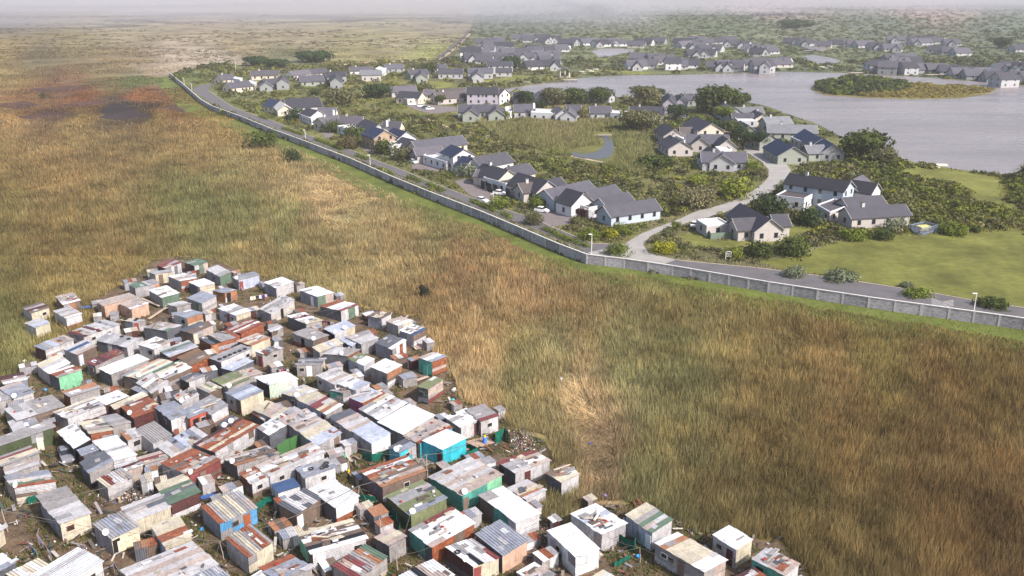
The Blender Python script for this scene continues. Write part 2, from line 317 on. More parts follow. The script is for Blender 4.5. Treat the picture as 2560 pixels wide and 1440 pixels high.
# verge of grass outside the wall
wp = [G(*p) for p in WALLP]
vg = MB(); nn_ = []
for i in range(len(wp)):
    d = (wp[min(i+1, len(wp)-1)]-wp[max(i-1, 0)]).normalized(); nn_.append(Vector((d.y, -d.x, 0)))
for i in range(len(wp)-1):
    vg.quad([wp[i], wp[i]+nn_[i]*12, wp[i+1]+nn_[i+1]*12, wp[i+1]], lin(92, 99, 46))
for v in range(len(vg.v)): vg.v[v] = (vg.v[v][0], vg.v[v][1], .03)
o = vg.build('grass_verge', M['lawn']); tag(o, kind='structure')
for P in ([(1895,652),(1960,645),(2010,640),(2060,615),(2120,597),(2200,592),(2300,590),(2420,582),(2560,575),(2900,580),(2900,800),(2560,768),(2440,750),(2330,732),(2200,710),(2060,688),(1940,672)], ):
    sheet('lawn', P, .03, lin(100, 100, 48), M['lawn'], .4)
for P in ([(2240,428),(2300,420),(2400,428),(2500,442),(2505,470),(2510,500),(2560,528),(2900,560),(2900,600),(2560,560),(2480,520),(2430,500),(2440,480),(2400,460),(2330,450)],
          [(1690,585),(1740,580),(1790,600),(1850,600),(1900,590),(2010,560),(2040,575),(1950,615),(1800,625),(1720,615)], [(1725,400),(1750,410),(1760,425),(1740,425)], [(1860,395),(1890,400),(1910,420),(1880,418)],
          [(1060,205),(1110,203),(1150,215),(1090,222)], [(1170,200),(1240,198),(1290,190),(1330,190),(1300,200),(1200,210)], [(1440,180),(1500,186),(1640,186),(1600,178),(1500,175)], [(2335,185),(2400,186),(2395,197),(2350,196)], [(1330,290),(1560,298),(1600,310),(1400,305)], [(1490,145),(1530,150),(1500,160),(1470,165),(1470,152)], [(2330,182),(2410,184),(2385,200),(2350,196)], [(1640,520),(1665,508),(1680,520),(1655,530)], [(640,222),(690,222),(680,228),(645,229)], [(1800,165),(1870,163),(1860,172),(1810,172)]):
    sheet('lawn', P, .03, lin(108, 108, 54), M['lawn'], .3)
SLUM = [(-400,985),(-20,960),(75,925),(88,865),(150,845),(240,800),(232,750),(330,700),(380,650),(440,640),(540,650),(640,690),(745,700),(800,740),(860,760),(940,775),(1050,795),(1075,870),(1130,930),(1150,1000),(1250,1040),(1290,1080),(1360,1100),(1390,1150),(1360,1190),(1335,1250),(1370,1310),(1420,1340),(1470,1262),(1600,1262),(1700,1310),(1800,1335),(1960,1360),(2010,1440),(2060,1700),(-400,1700)]
sheet('settlement_ground', SLUM, .02, lin(108, 90, 72, .85), M['soil'], .7)
BURN = [(240,294),(262,284),(252,276),(270,262),(300,260),(330,270),(352,282),(385,290),(340,298),(280,299)]
sheet('burnt_ground', BURN, .03, lin(48, 39, 37), M['ground'], 1.5)
SCOR = ([(40,292),(120,280),(200,284),(190,296),(90,304)], [(-40,262),(60,252),(110,262),(40,274)], [(150,262),(240,248),(300,252),(220,268)], [(440,258),(500,262),(520,278),(450,280),(400,272)], [(60,222),(180,214),(230,222),(120,232)])
for q in SCOR: sheet('scorched_ground', q, .028, lin(70, 50, 42), M['ground'], 2)
for x, y in ((700,0),):
    pass
# striped hatching on the road
hb = MB()
for k in range(6):
    for a_, b_ in (((2329, 747+3.4*k), (2355, 756+3.4*k)), ((2355, 756+3.4*k), (2384, 751+3.4*k))):
        a, q = G(*a_), G(*b_)
        if a_[1] > 771: continue
        dd = (q-a).normalized(); pw = Vector((-dd.y, dd.x, 0))*.2
        hb.quad([(p.x, p.y, .072) for p in (a-pw*.5, q-pw*.5, q+pw*.5, a+pw*.5)], lin(205, 200, 195, .7))
o = hb.build('road_marking', M['plain']); tag(o, kind='structure')
# ---------------------------------------------------------------- estate wall
wall = empty('boundary_wall', wp[0], 'long grey concrete panel boundary wall with pale coping between estate road and reeds', 'wall')
mb, cp_ = MB(), MB(); acc = 0; posts = []
for i in range(len(wp)-1):
    a, b2 = wp[i], wp[i+1]; L = (b2-a).length; d = (b2-a)/L; n = Vector((-d.y, d.x, 0)); u = 0
    k = max(1, int(L/4))
    for q in range(k):
        p, r = a.lerp(b2, q/k), a.lerp(b2, (q+1)/k); v = random.uniform(.9, 1.08)
        col = lin(158*v, 153*v, 157*v)
        h = 2.2
        for s, t in ((1, .09), (-1, .09)):
            f = [p+n*s*t, r+n*s*t, r+n*s*t+Vector((0, 0, h)), p+n*s*t+Vector((0, 0, h))]
            mb.quad(f if s < 0 else f[::-1], col, [(0, 0), (L/k, 0), (L/k, h), (0, h)])
        posts.append((p, math.atan2(d.y, d.x)))
    cp_.box((a+b2)/2+Vector((0, 0, 2.26)), L+.02, .34, .12, math.atan2(d.y, d.x), lin(205, 199, 195))
m, nt, b = mat('split_face_panel', .95, .1); a_ = N(nt, 'ShaderNodeVertexColor', layer_name='Col')
c = scalecol(nt, a_.outputs[0], ramp(nt, noise(nt, 1.4, 5, 'World', (1, 1, 3)).outputs[0], .36, .64, .62, 1.2)); nt.links.new(c, b.inputs['Base Color']); M['panel'] = m
mb.build('panel', M['panel'], wall); cp_.build('coping', M['plain'], wall)
posts.sort(key=lambda q: q[0].length)
rest = MB()
for k, (p, rz) in enumerate(posts):
    b = MB() if k < 95 else rest
    b.box(p+Vector((0, 0, 1.1)), .34 if k != 0 else .6, .3, 2.22, rz, lin(178, 172, 172))
    if k < 95: b.build('pillar', M['plain'], wall)
if rest.f: tag(rest.build('pillar', M['plain'], wall), kind='stuff')
fp = [G(*p) for p in FAR2]; fw = MB()
for a, b2 in zip(fp, fp[1:]): d = b2-a; fw.box((a+b2)/2+Vector((0, 0, 1.2)), d.length, .3, 2.4, math.atan2(d.y, d.x), lin(88, 84, 92))
tag(fw.build('distant_wall', M['plain']), 'dark far boundary wall running up to the fog beside brown veld', 'wall')
def desat(c, k): l = c.mean(1)[:, None]; return c*(1-k)+l*k
# ---------------------------------------------------------------- estate houses
WC = dict(w=(200,198,199), p=(166,165,167), b=(164,172,182), g=(136,137,138), n=(172,164,160), c=(196,184,168), t=(150,130,110), y=(144,147,138), l=(162,155,165))
RC = dict(y=(120,118,112), d=(54,53,60), s=(74,72,79), n=(80,76,82), b=(42,50,72), m=(100,100,104), w=(200,196,192), h=(76,69,68), k=(40,40,46))
FOOT = []                                # footprints, so that shrubs keep out
def wall_face(mb, a, b, h, col): mb.quad([a, b, b+Vector((0, 0, h)), a+Vector((0, 0, h))], col)
def add_windows(parent, a, b, h, n, near, big=False, start=0, names='window'):
    d = (b-a); L = d.length; d = d/L; nr_ = Vector((d.y, -d.x, 0)); k = int(L/n)
    for fl in range(1 if h < 4.6 else 2):
        for q in range(k):
            c = a+d*((q+.5)*L/k)+nr_*.02+Vector((0, 0, 1.55+fl*2.8)); rz = math.atan2(d.y, d.x)
            wd, hh = (2.2, 1.9) if big else (.95, 1.25); cz = 1.1 if big else c.z
            c.z = cz if fl == 0 else c.z
            f = MB(); f.box(c, wd+.1, .06, hh+.1, rz, lin(150, 148, 146)); fr = f.build('window', M['plain'], parent)
            g = MB(); g.box(c+nr_*.025, wd, .05, hh, rz, (.03, .03, .03)); g.build('pane', M['glass'], fr)
def house(name, label, wc, wings, group=None, wins=True, near=True, cat='house'):
    pts = []; PARTS = []; BB = []
    todo = []; first = None; det = []; first_g = None
    for wg in wings:
        t = wg.split(); k = t[0]; wm, rm, pm = MB(), MB(), MB(); PARTS.append((k, wm, rm, pm))
        if k == 'G':                     # gabled wing: ridge ends, width, eaves height, ridge height
            x1, y1, x2, y2, wd, he, hr = map(float, t[1:8]); rc = RC[t[8]] if len(t) > 8 else RC['s']; wcol = WC[t[9]] if len(t) > 9 else WC[wc]
            A, B = G(x1, y1, hr), G(x2, y2, hr); A.z = B.z = 0
            d = (B-A); L = d.length; d = d/L; n = Vector((-d.y, d.x, 0)); hw = wd/2
            if first is None: first = (A+B)/2
            if first_g is None: first_g = (A.copy(), B.copy(), hr)
            c4 = [A-n*hw, B-n*hw, B+n*hw, A+n*hw]; FOOT.append([(p.x, p.y) for p in [A-n*(hw+1)-d, B-n*(hw+1)+d, B+n*(hw+1)+d, A+n*(hw+1)-d]])
            col = lin(*wcol)
            for i in range(4): wall_face(wm, c4[i], c4[(i+1) % 4], he, col)
            for P in (A, B): s = 1 if P is B else -1; q = [P-n*hw*s+Vector((0, 0, he)), P+n*hw*s+Vector((0, 0, he)), P+Vector((0, 0, hr-.12))]; wm.quad(q, col)
            ov = .45; sl = (hr-he)/hw; rcol = lin(*rc, random.uniform(.8, 1.3))
            for s in (-1, 1):
                e0, e1 = A-d*ov+n*s*(hw+ov), B+d*ov+n*s*(hw+ov); z = he-sl*ov
                q = [e0+Vector((0, 0, z)), e1+Vector((0, 0, z)), B+d*ov+Vector((0, 0, hr)), A-d*ov+Vector((0, 0, hr))]
                if s > 0: q = q[::-1]
                up = Vector((0, 0, .14)); rm.slab([p+up*0 for p in q], .14, rcol, [(0, 0), (L, 0), (L, 5), (0, 5)])
            for P, s in ((A, -1), (B, 1)):   # barge boards
                bb = MB(); BB.append((rm, bb))
                for sd in (-1, 1):
                    a = P+d*s*(ov+.04)+Vector((0, 0, hr-.08)); b = P+d*s*(ov+.04)+n*sd*(hw+ov)+Vector((0, 0, he-sl*ov-.08)); bb.tube(a, b, .08, .08, 4, lin(165, 162, 160))
            det.append((c4, he, d, L, hr))
        elif k == 'F':                   # flat roofed wing: three roof corners, height, roof colour
            v = list(map(float, t[1:8])); h = v[6]; Lc, Fc, Rc_ = G(v[0], v[1], h), G(v[2], v[3], h), G(v[4], v[5], h); Bc = Lc+Rc_-Fc
            for p in (Lc, Fc, Rc_, Bc): p.z = 0
            if first is None: first = Fc.copy()
            c4 = [Lc, Fc, Rc_, Bc]; FOOT.append([(p.x, p.y) for p in c4]); col = lin(*(WC[t[9]] if len(t) > 9 else WC[wc]))
            for i in range(4): wall_face(wm, c4[i], c4[(i+1) % 4], h, col)
            z = Vector((0, 0, h)); ctr = (Lc+Rc_)/2
            rm.quad([p+z-Vector((0, 0, .25)) for p in c4], lin(*RC[t[8]]))
            for i in range(4):           # parapet
                a, b = c4[i], c4[(i+1) % 4]; L = (b-a).length; dd = (b-a)/L; nn = Vector((-dd.y, dd.x, 0)); pm.box((a+b)/2+z+nn*.14+Vector((0, 0, -.04)), L+.05, .3, .3, math.atan2(dd.y, dd.x), lin(*WC['w']))
            det.append((c4, h, None, 0, h))
        elif k == 'C':                   # chimney at pixel, top height
            x, y, h = map(float, t[1:4]); p = G(x, y, h); pm.box(p-Vector((0, 0, 1.2)), .9, .7, 2.4, random.random(), lin(*WC['w']))
    o = empty(name, first, label, cat, group)
    for k, wm, rm, pm in PARTS:
        if wm.f: wm.build('wall', M['wallp'], o)
        if rm.f:
            rf = rm.build('roof', M['roof'], o)
            if pm.f: pm.build('parapet', M['wallp'], rf)
            if near:
                for r2, bb in BB:
                    if r2 is rm: bb.build('barge_board', M['wallp'], rf)
        elif pm.f: pm.build('chimney', M['wallp'], o)
    if near and first_g and len(label) % 2:
        A, B, hr = first_g; q = A.lerp(B, .28); n2 = MB(); n2.box(Vector((q.x, q.y, hr+.1)), .8, .8, 1.7, math.atan2(B.y-A.y, B.x-A.x), lin(176, 172, 170)); n2.box(Vector((q.x, q.y, hr+1.0)), 1.0, 1.0, .12, math.atan2(B.y-A.y, B.x-A.x), lin(90, 88, 92)); n2.build('chimney', M['wallp'], rf)
    if wins:
        for c4, he, d, L, hr in det:
            for i in range(4):
                a, b = c4[i], c4[(i+1) % 4]; dd = (b-a).normalized(); nn = Vector((dd.y, -dd.x, 0))
                mid = (a+b)/2
                if nn.dot(-mid.normalized()) > .05 and (b-a).length > 3: add_windows(o, a, b, he, 3.6 if near else 5, near, big=(hash(label) % 3 == 0 and i == 0) if False else False)
    return o
HS = [
('large white house with near black roof, right of the junction', 'w', ['G 1977 432 2125 452 8 5.4 7.6 k b', 'G 2134 449 2192 457 7.5 4 6.4 k w', 'G 2118 455 2155 437 7 4 6.2 s b', 'F 1939 488 2011 497 2050 475 3.4 h w']),
('tan walled house with long plain grey roof beside the tennis lawn', 'c', ['G 2116 517 2259 509 6.5 3 5 s n', 'G 2108 493 2200 487 6.5 3 5 s n', 'F 2042 512 2075 531 2120 514 3 n n']),
('cream house with flat white roofed box and green fence', 'n', ['G 1852 508 1926 546 7.5 3 5.8 d n', 'G 1834 545 1915 541 6.5 3 5 n n', 'G 1930 535 1964 534 6.5 3 5 s n', 'F 1741 549 1767 565 1824 560 2.8 w n']),
('pale blue long house with white flat roof strip, nearest to the wall', 'w', ['G 1511 513 1633 496 6.5 2.8 4.9 s b', 'G 1500 494 1566 479 6.5 3 5.2 s b', 'G 1466 477 1534 460 7 3 5.4 s w', 'G 1418 470 1457 481 7.5 3.5 6.4 d w', 'G 1363 473 1468 450 7 3.2 5.4 s b', 'F 1515 512 1528 518 1586 502 3 w b', 'F 1442 510 1472 520 1507 512 3 h w']),
('house with near black diagonal roof and round dish on its gable', 'w', ['G 1298 457 1365 451 6.5 3 5 h n', 'G 1296 431 1369 451 8 3.2 6 d n', 'G 1365 449 1398 442 6 3 5 d n']),
('white house with row of dark garage doors under a flat roof', 'w', ['G 1209 408 1270 424 8 3.2 6 d c', 'G 1267 417 1318 407 7 3 5.4 s c', 'G 1195 422 1232 425 5.5 3 4.6 n n', 'F 1207 443 1264 459 1301 453 3.2 h w']),
('white gabled house with tall navy roof by the road', 'w', ['G 1129 361 1160 372 8 5 7.2 b w', 'G 1157 389 1182 393 8 3 5.6 b w', 'G 1184 393 1262 379 8 3.2 5.8 s w', 'F 1057 388 1116 405 1136 396 3 w w']),
('beige house with very long low grey roof', 'n', ['G 1030 352 1152 337 8 3 5.6 s c', 'G 1035 369 1100 364 6.5 3 5 n n', 'G 1007 342 1045 351 6.5 3 5 d p']),
('house with tan gable and navy roof by the road', 'w', ['G 931 315 962 325 9 4.6 7.2 b t', 'G 984 319 1016 328 8 3.6 6.2 b w', 'F 945 351 977 368 1009 358 3.2 w w']),
('grey roofed house with white chimney behind the tan gable', 'c', ['G 960 302 1003 303 9 3 5.6 s c', 'G 911 297 948 309 8 3 5.6 d p', 'C 967 301 7']),
('long grey roofed house with white parapet, left part of the row', 'w', ['G 851 289 907 290 9 3 5.6 n w', 'F 842 315 868 322 904 317 3 w w']),
('grey roofed house with small white gables, left of the long parapet house', 'w', ['G 797 293 842 287 8 3 5.4 n n']),
('grey roofed house with tall white chimney near the road bend', 'w', ['G 767 270 795 275 8 3 5.4 d w', 'G 797 268 840 268 8 3 5.6 s w', 'F 742 283 778 296 795 288 3 w w', 'C 833 275 7']),
('house with huge plain slate roof and cream porch', 'b', ['G 711 247 795 242 12 3 6.5 d p', 'G 676 247 700 251 8 3 5.6 b c', 'G 702 252 712 262 7 3 5.2 w c']),
('cream cottage with two gables at the road end', 'c', ['G 545 187 577 184 9 3 5.6 s c', 'F 582 196 600 199 606 194 4 w w']),
('cream cottage with dark veranda in front of the twin gables', 'c', ['G 566 206 620 201 9 3 5.6 s c', 'F 619 206 636 211 642 204 3.5 w c']),
('long house with cream gable in the top left row', 'c', ['G 629 176 696 175 9 3 5.6 n c']),
('grey house with two front gables and white terrace', 'g', ['G 657 198 702 194 9 3 5.6 s g', 'G 662 198 664 205 7 3 5.4 s g', 'G 704 186 706 196 7 4 6.4 s g']),
('house with broad plain grey roof and shrub in front, top row', 'g', ['G 748 189 806 187 10 3 6 s y']),
('long roofed house with white gable in the back row', 'w', ['G 722 178 765 173 8 3 5.4 n w', 'G 772 172 812 170 8 3 5.4 s n']),
('dark grey double storey house with glass gable fronts', 'g', ['G 812 179 860 177 9 4.5 7 d g', 'G 838 182 840 194 7 4.5 6.8 d g']),
('house with light metal roof and glazed front', 'n', ['G 902 175 950 174 9 4 6.6 m n', 'F 938 172 955 177 966 170 4 w w']),
('low roofed house with white end behind the metal roof', 'w', ['G 874 167 928 166 8 3 5.2 s w']),
('grey roofed house partly hidden by trees, back row centre', 'p', ['G 962 161 1005 159 8 3 5.4 s g']),
('grey gabled house with stone front above the lawn', 'y', ['G 1020 174 1065 172 9 3.6 6 s y', 'G 1052 174 1054 184 7 3.6 5.8 s y']),
('small white house with two little gables', 'w', ['G 1068 161 1112 159 8 3 5.2 s w']),
('wide slate roofed house with broad terrace behind the shrubs', 'n', ['G 1097 171 1157 171 10 3.4 6 s p']),
('pale house with central gable and tall glass doors', 'p', ['G 1172 169 1232 169 10 4 6.6 s p', 'G 1195 170 1194 182 7 4 6.4 s p']),
('double storey house with solar panels on high roof', 'p', ['G 1217 153 1279 152 9 5.4 8 d p', 'G 1240 169 1279 169 8 3 5.4 s p']),
('low grey house with broad ridge above the car park', 'n', ['G 975 215 1037 213 9 3 5.6 n n', 'G 1062 223 1084 223 8 3 5.2 n c']),
('cream house with solar panels beside the parked cars', 'c', ['G 1000 227 1055 230 8 3.4 6 d c', 'F 996 240 1018 248 1052 246 3 w c']),
('brown grey roofed house left of the tall striped roof', 'n', ['G 1085 230 1162 225 9 3.2 6 h n', 'G 1098 222 1162 220 9 3 5.4 h n']),
('tall two storey house with dark striped roof and white gable', 'l', ['G 1168 217 1245 217 9 5.6 8.4 d l', 'G 1252 221 1262 222 8 5 7.6 s w']),
('green grey house with two front gables and porch', 'y', ['G 1147 261 1243 261 9 3.2 5.8 s y', 'G 1182 260 1176 273 7 3.2 5.6 s y', 'G 1240 261 1241 273 7 3.2 5.6 s y', 'F 1262 268 1266 281 1280 278 3 w w']),
('grey walled house with white chimney and stone front', 'p', ['G 1286 260 1336 260 9 3.2 5.8 s p', 'F 1327 281 1392 284 1398 274 3.4 w w', 'C 1334 258 7']),
('small twin gabled house with white end walls', 'w', ['G 1395 264 1408 273 7 3.2 5.6 n p', 'G 1424 268 1421 277 7 3 5.4 n p', 'G 1417 261 1451 261 8 3.2 5.6 s w']),
('house with plain slate roof and lawn in front', 'p', ['G 1475 264 1526 264 9 3.2 5.8 s p', 'F 1526 282 1553 284 1558 277 3.4 w w']),
('wide slate roofed house left of the tall lake gable', 'w', ['G 1576 265 1659 266 9 3.2 6 d w', 'F 1558 280 1590 283 1602 278 3 w p']),
('tall narrow gabled house in front of the lake', 'l', ['G 1673 229 1675 245 6 5.4 8 d l', 'G 1702 234 1704 244 6 4 6.6 d l', 'G 1712 235 1750 234 7 3.4 5.8 s g']),
('dark roofed house half hidden by trees on the lake shore', 'p', ['G 1284 230 1333 230 8 3 5.4 d p', 'G 1350 226 1352 234 7 3 5 s p']),
('grey gable among dark trees on the lake shore, left', 'p', ['G 1470 228 1484 229 7 3 5.2 s p']),
('grey gable among dark trees on the lake shore, right', 'p', ['G 1515 229 1530 230 7 3 5.4 s p']),
('pale blue gabled house below the big round tree', 'b', ['G 1804 254 1838 268 8 3.6 6 m b']),
('house with long light metal roof nearest the lake', 'y', ['G 1842 267 1903 266 8 3 5.4 m y', 'G 1830 282 1880 282 6 3 4.8 s p']),
('small cream gabled house with white flat roof at its side', 'c', ['G 1888 274 1908 284 7 3 5.2 d c', 'F 1836 293 1845 302 1893 300 3 w p']),
('house with ribbed metal roof and dark front gable', 'y', ['G 1909 292 1971 290 8 3 5.4 m y']),
('house with longest ribbed metal roof on the shore', 'y', ['G 1919 310 2040 312 8 3 5.6 m y']),
('small tan gabled house with dark roof behind the trees', 'c', ['G 1817 291 1832 298 8 3 5.4 d c', 'G 1851 301 1874 314 8 3 5.6 b n']),
('green grey house with navy roof beside two round trees', 'y', ['G 1893 323 1927 335 8 3.4 6.2 b y']),
('green walled house with broad navy roof at the road corner', 'y', ['G 1945 346 1984 366 10 3.2 6.2 b y', 'F 2000 372 2022 378 2034 372 3 y y']),
('navy roofed house with white flat roof on its left', 'n', ['G 2012 322 2055 346 8 3.2 6 b g', 'G 2050 341 2085 360 8 3.2 6 b g', 'F 1977 342 2009 357 2024 351 3 w n']),
('small house with square light metal roof and dark windows', 'y', ['G 2014 362 2056 361 7 3 5.2 m y']),
('tall tan gabled house with charcoal roof', 'c', ['G 1739 291 1780 307 10 5 8 d c', 'G 1701 317 1739 317 7 3 5.4 h p']),
('charcoal roofed house with cream gable, left of the tall tan gable', 'n', ['G 1662 307 1686 322 8 3 5.6 d n']),
('charcoal roofed house with white patio roof', 'n', ['G 1676 337 1703 352 9 3 5.6 d n', 'F 1686 338 1708 348 1722 344 2.8 w w']),
('house with wide roof and two small front gables', 'n', ['G 1716 334 1820 336 8 3 5.6 s n', 'G 1748 335 1753 344 6.5 3 5.4 d n', 'G 1807 338 1820 348 7 3 5.6 d n']),
('grey white house with central gable on its own lawn', 'p', ['G 1754 378 1863 379 8 3.2 5.8 s p', 'G 1806 377 1807 387 8 3.2 5.6 s p', 'G 1771 366 1788 372 8 3 5.8 d p', 'F 1788 367 1800 377 1830 373 3 w w']),
]
for lb, wc, wg in HS: house('house', lb, wc, wg)
FAR_ = {'beyond the wide lake on the right': [(2090,98),(2140,100),(2190,105),(2230,109),(2270,92),(2300,96),(2340,93),(2380,97),(2372,116),(2402,119),(2235,136),(2277,141),(2270,154),(2222,152),(2303,158),(2370,161),(2398,168),(2432,166),(2482,172),(2522,151),(2545,176),(2485,190),(2556,165),(2553,111),(2505,157)],
 'around the middle of the far shore': [(1985,94),(1640,92),(1740,91),(1765,96),(1792,94),(1742,106),(1762,113),(1735,123),(1772,121),(1860,101),(1880,109),(1922,116),(1600,131),(1637,133),(1620,146),(1682,143),(1698,149),(1662,136),(1792,151),(1817,149),(1840,149),(1882,146),(1905,149),(1948,146),(1962,141)],
 'in the misty group left of the lake': [(1300,86),(1330,89),(1360,91),(1383,89),(1212,96),(1232,101),(1216,111),(1242,116),(1206,121),(1232,130),(1212,136),(1330,111),(1362,113),(1397,111),(1312,119),(1342,126),(1383,126),(1320,136),(1372,139),(1330,151),(1373,149),(1245,146),(1422,96),(1475,96),(1502,99),(1547,98),(1590,101)]}
_o = ['first','second','third','fourth','fifth','sixth','seventh','eighth','ninth']
_t = ['tenth','eleventh','twelfth','thirteenth','fourteenth','fifteenth','sixteenth','seventeenth','eighteenth','nineteenth']
ORD = _o+_t
for a, b in (('twent','twenty'), ('thirt','thirty'), ('fort','forty'), ('fift','fifty'), ('sixt','sixty')): ORD += [a+'ieth']+[b+' '+q for q in _o]
lakew = [(p.x, p.y) for p in W(LAKE)]
for L in FAR_.values():                  # the rows stand two deep
    for x, y in list(L):
        for dx, dy in ((random.choice((-30, 28)), random.choice((-3.2, 3.4))),):
            nx, ny = x+dx, y+dy; p = G(nx, ny+6)
            if ny > 76 and not inpoly(np.array([p.x]), np.array([p.y-6]), lakew)[0] and not inpoly(np.array([p.x]), np.array([p.y]), [(q.x, q.y) for q in W([(1440,118),(1600,118),(1600,150),(1440,150)])])[0] and not inpoly(np.array([nx]), np.array([ny]), [(1985,108),(2110,108),(2120,165),(1985,165)])[0] and all(abs(nx-a) > 16 or abs(ny-b) > 2.5 for a, b in L): L.append((nx, ny))
for place, L in FAR_.items():
    for i, (x, y) in enumerate(sorted(L)):
        while any(inpoly(np.array([g.x]), np.array([g.y]), lakew)[0] for g in (G(x-30, y+25), G(x, y+25), G(x+30, y+25))): y -= 2
        p = G(x, y, 6); mpp = p.length/FOC; wd = random.uniform(32, 52); a = random.uniform(-.12, .12)*1.0
        q = random.choice('wpppgn'); r = random.choice('dsss'); two = random.random() < .12; he, hr = (5, 8.4) if two else (2.6, 6.4)
        L2 = wd*mpp; sgn = random.random()
        wg = ['G %f %f %f %f 11 %g %g %s %s' % (x-wd/2, y, x+wd/2, y+a*14, he, hr, r, q)]
        if sgn < .45: gx_ = x+random.uniform(-.35, .35)*wd; wg.append('G %f %f %f %f 7 %g %g %s p' % (gx_, y, gx_+random.uniform(-3, 3), y+5*y/130, he, hr-.3, r))
        if sgn > .8: wg.append('F %f %f %f %f %f %f 3 w w' % (x+wd/2-2, y+3.5, x+wd/2+4, y+5.5, x+wd/2+9, y+4))
        house('house', 'hazy %s house, %s from left %s' % ({'w':'white','p':'pale grey','g':'grey','n':'beige'}[q], ORD[i], place), q, wg, 'far houses of the estate', near=False)
# dormers, solar, garage doors on the near houses
def part_box(parent_label, name, c, dx, dy, dz, rz, col, m='plain'):
    par = [o for o in C.objects if o.get('label') == parent_label][0]; b = MB(); b.box(c, dx, dy, dz, rz, col); b.build(name, M[m], par)
for i, (x, y) in enumerate([(1279,474),(1249,465),(1233,461),(1217,455)]): part_box(HS[5][0], 'garage_door', G(x-9, y+7, 1.3), .3, 2.4, 2.3, R_(30), lin(60, 58, 64))
for x, y in ((1444,530),(1460,534)): part_box(HS[3][0], 'garage_door', G(x, y, 1.2), 2.2, .5, 2.2, R_(-60), lin(72, 48, 46))
# gazebo and pier at the lake
gz = empty('gazebo', G(1412, 193), 'small white pavilion with gable roof on the lake edge', 'gazebo'); b = MB()
p = G(1412, 193)
for dx in (-3, 0, 3):
    for dy in (-2.5, 2.5): b.box(p+Vector((dx, dy, 2)), .5, .5, 4, 0, lin(205, 200, 195))
b.box(p+Vector((0, 0, .3)), 7, 6, .6, 0, lin(170, 160, 150)); b.build('post', M['plain'], gz)
b = MB(); A, B = p+Vector((0, -3.5, 6.6)), p+Vector((0, 3.5, 6.6))
for s in (-1, 1):
    q = [A, B, B+Vector((s*4.2, 0, -2.6)), A+Vector((s*4.2, 0, -2.6))]; q = q if s < 0 else q[::-1]; q = q[::-1]; b.slab(q, .15, lin(110, 108, 112))
b.build('roof', M['roof'], gz)
for x, y, lb in ((1425, 203, 'timber deck on stilts below the white pavilion'), (1305, 209, 'short timber jetty left of the pavilion'), (2140, 185, 'narrow far jetty in front of the island'), (2330, 190, 'far curved jetty below the white lawn house')):
    jt = empty('jetty', G(x, y), lb, 'jetty'); b = MB(); p = G(x, y); b.box(p+Vector((0, 0, .9)), 9, 4, .25, .15, lin(165, 150, 135)); b.build('deck', M['plain'], jt)
    b = MB()
    for dx in (-4, -1.5, 1.5, 4): b.box(p+Vector((dx, -1.6, .4)), .3, .3, .9, 0, lin(80, 70, 60))
    b.build('pile', M['plain'], jt)
ft = empty('jetty', G(2345, 412), 'white floating pontoon by the near lake shore', 'pontoon'); b = MB(); b.box(G(2345, 412, .3), 6, 2.2, .4, -.1, lin(215, 205, 190)); b.box(G(2338, 416, .25), 1.2, 4, .2, .2, lin(190, 180, 165)); b.build('deck', M['plain'], ft)
# boats pulled up on the far beach
for i, (x, y) in enumerate([(1453,181),(1457,186),(1472,177),(1478,180),(1489,175),(2055,169),(2075,168),(2062,172)]):
    p = G(x, y); b = MB(); L = 4.2; a = random.uniform(-.5, .5); ca_, sa_ = math.cos(a), math.sin(a)
    prof = [(-.5, .5), (-.25, .8), (.1, .8), (.35, .5), (.5, .05)]; top = [(u*L, w_*.9) for u, w_ in prof]+[(u*L, -w_*.9) for u, w_ in prof[::-1]]
    T = [Vector((p.x+u*ca_-v*sa_, p.y+u*sa_+v*ca_, .75)) for u, v in top]; K = [Vector((p.x+(u*ca_-v*.4*sa_)*.9, p.y+(u*sa_+v*.4*ca_)*.9, .12)) for u, v in top]
    n_ = len(T)
    for q in range(n_): b.quad([T[q], T[(q+1) % n_], K[(q+1) % n_], K[q]][::-1], lin(228, 224, 218))
    b.quad([t-Vector((0, 0, .15)) for t in T][::-1], lin(190, 185, 180))
    tag(b.build('rowing_boat', M['plain']), 'small white boat lying on the far beach, %s from the left' % ORD[i], 'boat', 'boats on the far beach')
